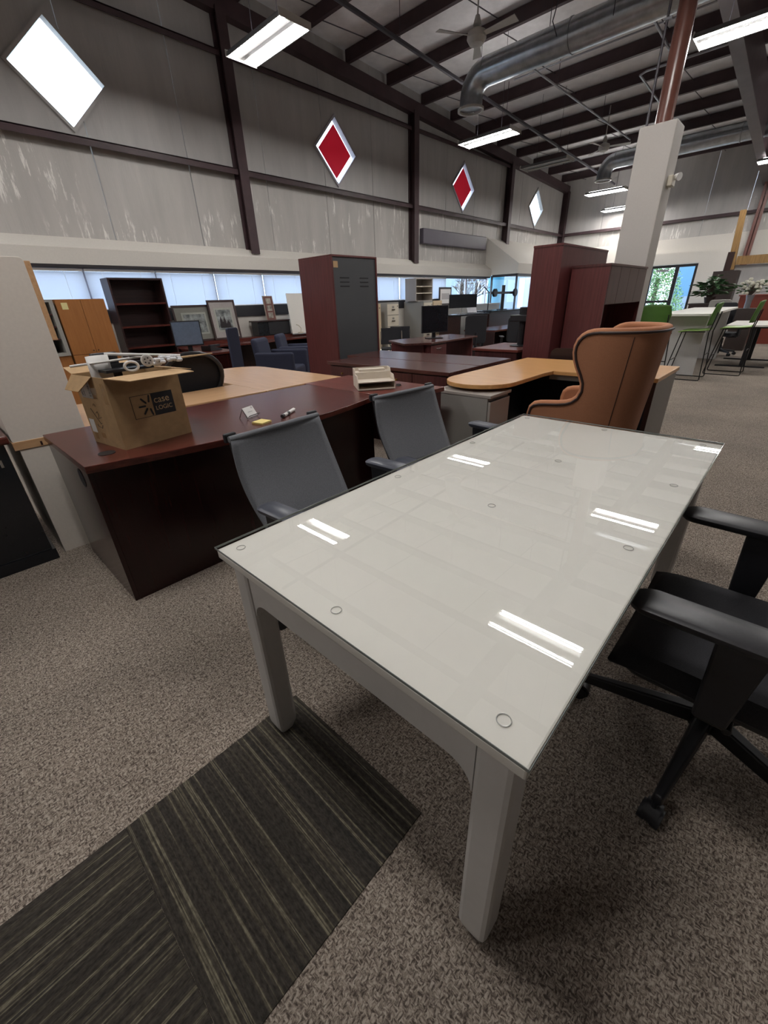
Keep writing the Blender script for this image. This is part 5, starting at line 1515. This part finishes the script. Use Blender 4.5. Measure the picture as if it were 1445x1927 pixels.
# ================================================================== outside
struct('ground_outside', B().box(-30, 70, -40, 60, -0.25, -0.12), 'out_ground')
t = thing('teal_column', 'teal painted column outside the entrance glass', 'column', (19.55, 11.0, -0.12))
B().cyl((0, 0, 0), (0, 0, 4.0), 0.36, 24).build('shaft', 'teal_paint', t, smooth=True)
B().cyl((0, 0, 4.0), (0, 0, 4.2), 0.5, 24).build('capital', 'teal_paint', t)
t = thing('neighbour_building', 'pale blue building outside beyond the entrance glass', 'building', (24.5, 9.5, -0.12))
B().box(0, 8, 0, 10, 0, 4.5).build('wall', 'out_wall', t)
for y in (1.5, 4.2):
    w_ = B().box(-0.03, -0.001, y, y + 1.3, 0.8, 2.4).build('window', 'mullion', t)
    B().box(-0.04, -0.0302, y + 0.08, y + 1.22, 0.88, 2.32).build('pane', 'window_glass', w_)
def bare_tree(label, loc):
    t = thing('bare_tree', label, 'tree', loc)
    b, tw = B(), B()
    rnd = random.Random(4)
    def grow(bb, p, d, L, r, dep):
        q = p + d * L
        bb.cyl(p, q, r, 6, r * 0.7)
        if dep == 0:
            return
        for _ in range(3 if dep > 1 else 2):
            nd = (d + Vector((rnd.uniform(-0.8, 0.8), rnd.uniform(-0.8, 0.8), rnd.uniform(-0.15, 0.6)))).normalized()
            grow(tw, q, nd, L * rnd.uniform(0.62, 0.85), r * 0.66, dep - 1)
    grow(b, Vector((0, 0, 0)), Vector((0.05, 0, 1)), 0.75, 0.10, 5)
    b.build('trunk', 'bark', t)
    tag(tw.build('branches', 'bark', t), kind='stuff')
bare_tree('bare branching tree outside the clear end of the ribbon window', (15.7, 10.3, -0.12))
def leafy(label, loc, r, h, n):
    t = thing('leafy_tree', label, 'tree', loc)
    B().cyl((0, 0, 0), (0, 0, h * 0.6), 0.1, 8).build('trunk', 'bark', t)
    b = B()
    rnd = random.Random(n)
    for i in range(n):
        a, z = rnd.uniform(0, 2 * PI), rnd.uniform(0.05, 1)
        rr = r * (1 - z * 0.75) * math.sqrt(rnd.random())
        c = Vector((rr * math.cos(a), rr * math.sin(a), h * z))
        s = 0.055
        u = Vector((rnd.gauss(0, 1), rnd.gauss(0, 1), rnd.gauss(0, 1))).normalized()
        v = u.orthogonal().normalized()
        b.add([c, c + u * s + v * s * 0.4, c + u * s * 2, c + u * s - v * s * 0.4], [(0, 1, 2, 3)])
    tag(b.build('foliage', 'leaf_bright', t), kind='stuff')
leafy('bright green tree outside the glazed door of the far wall', (25.0, 5.6, -0.12), 1.6, 3.4, 9000)
leafy('smaller green shrub outside the entrance glass near the teal column', (17.8, 9.75, -0.12), 0.7, 0.9, 900)
t = thing('blue_facade', 'light blue facade outside the glazed door', 'building', (31, 0.5, -0.12))
B().box(0, 4, 0, 5.6, 0, 5).build('wall', 'blue_wall', t)
B().box(-0.05, -0.001, 0, 5.6, 0.0, 1.2).build('base_course', 'out_wall', t)
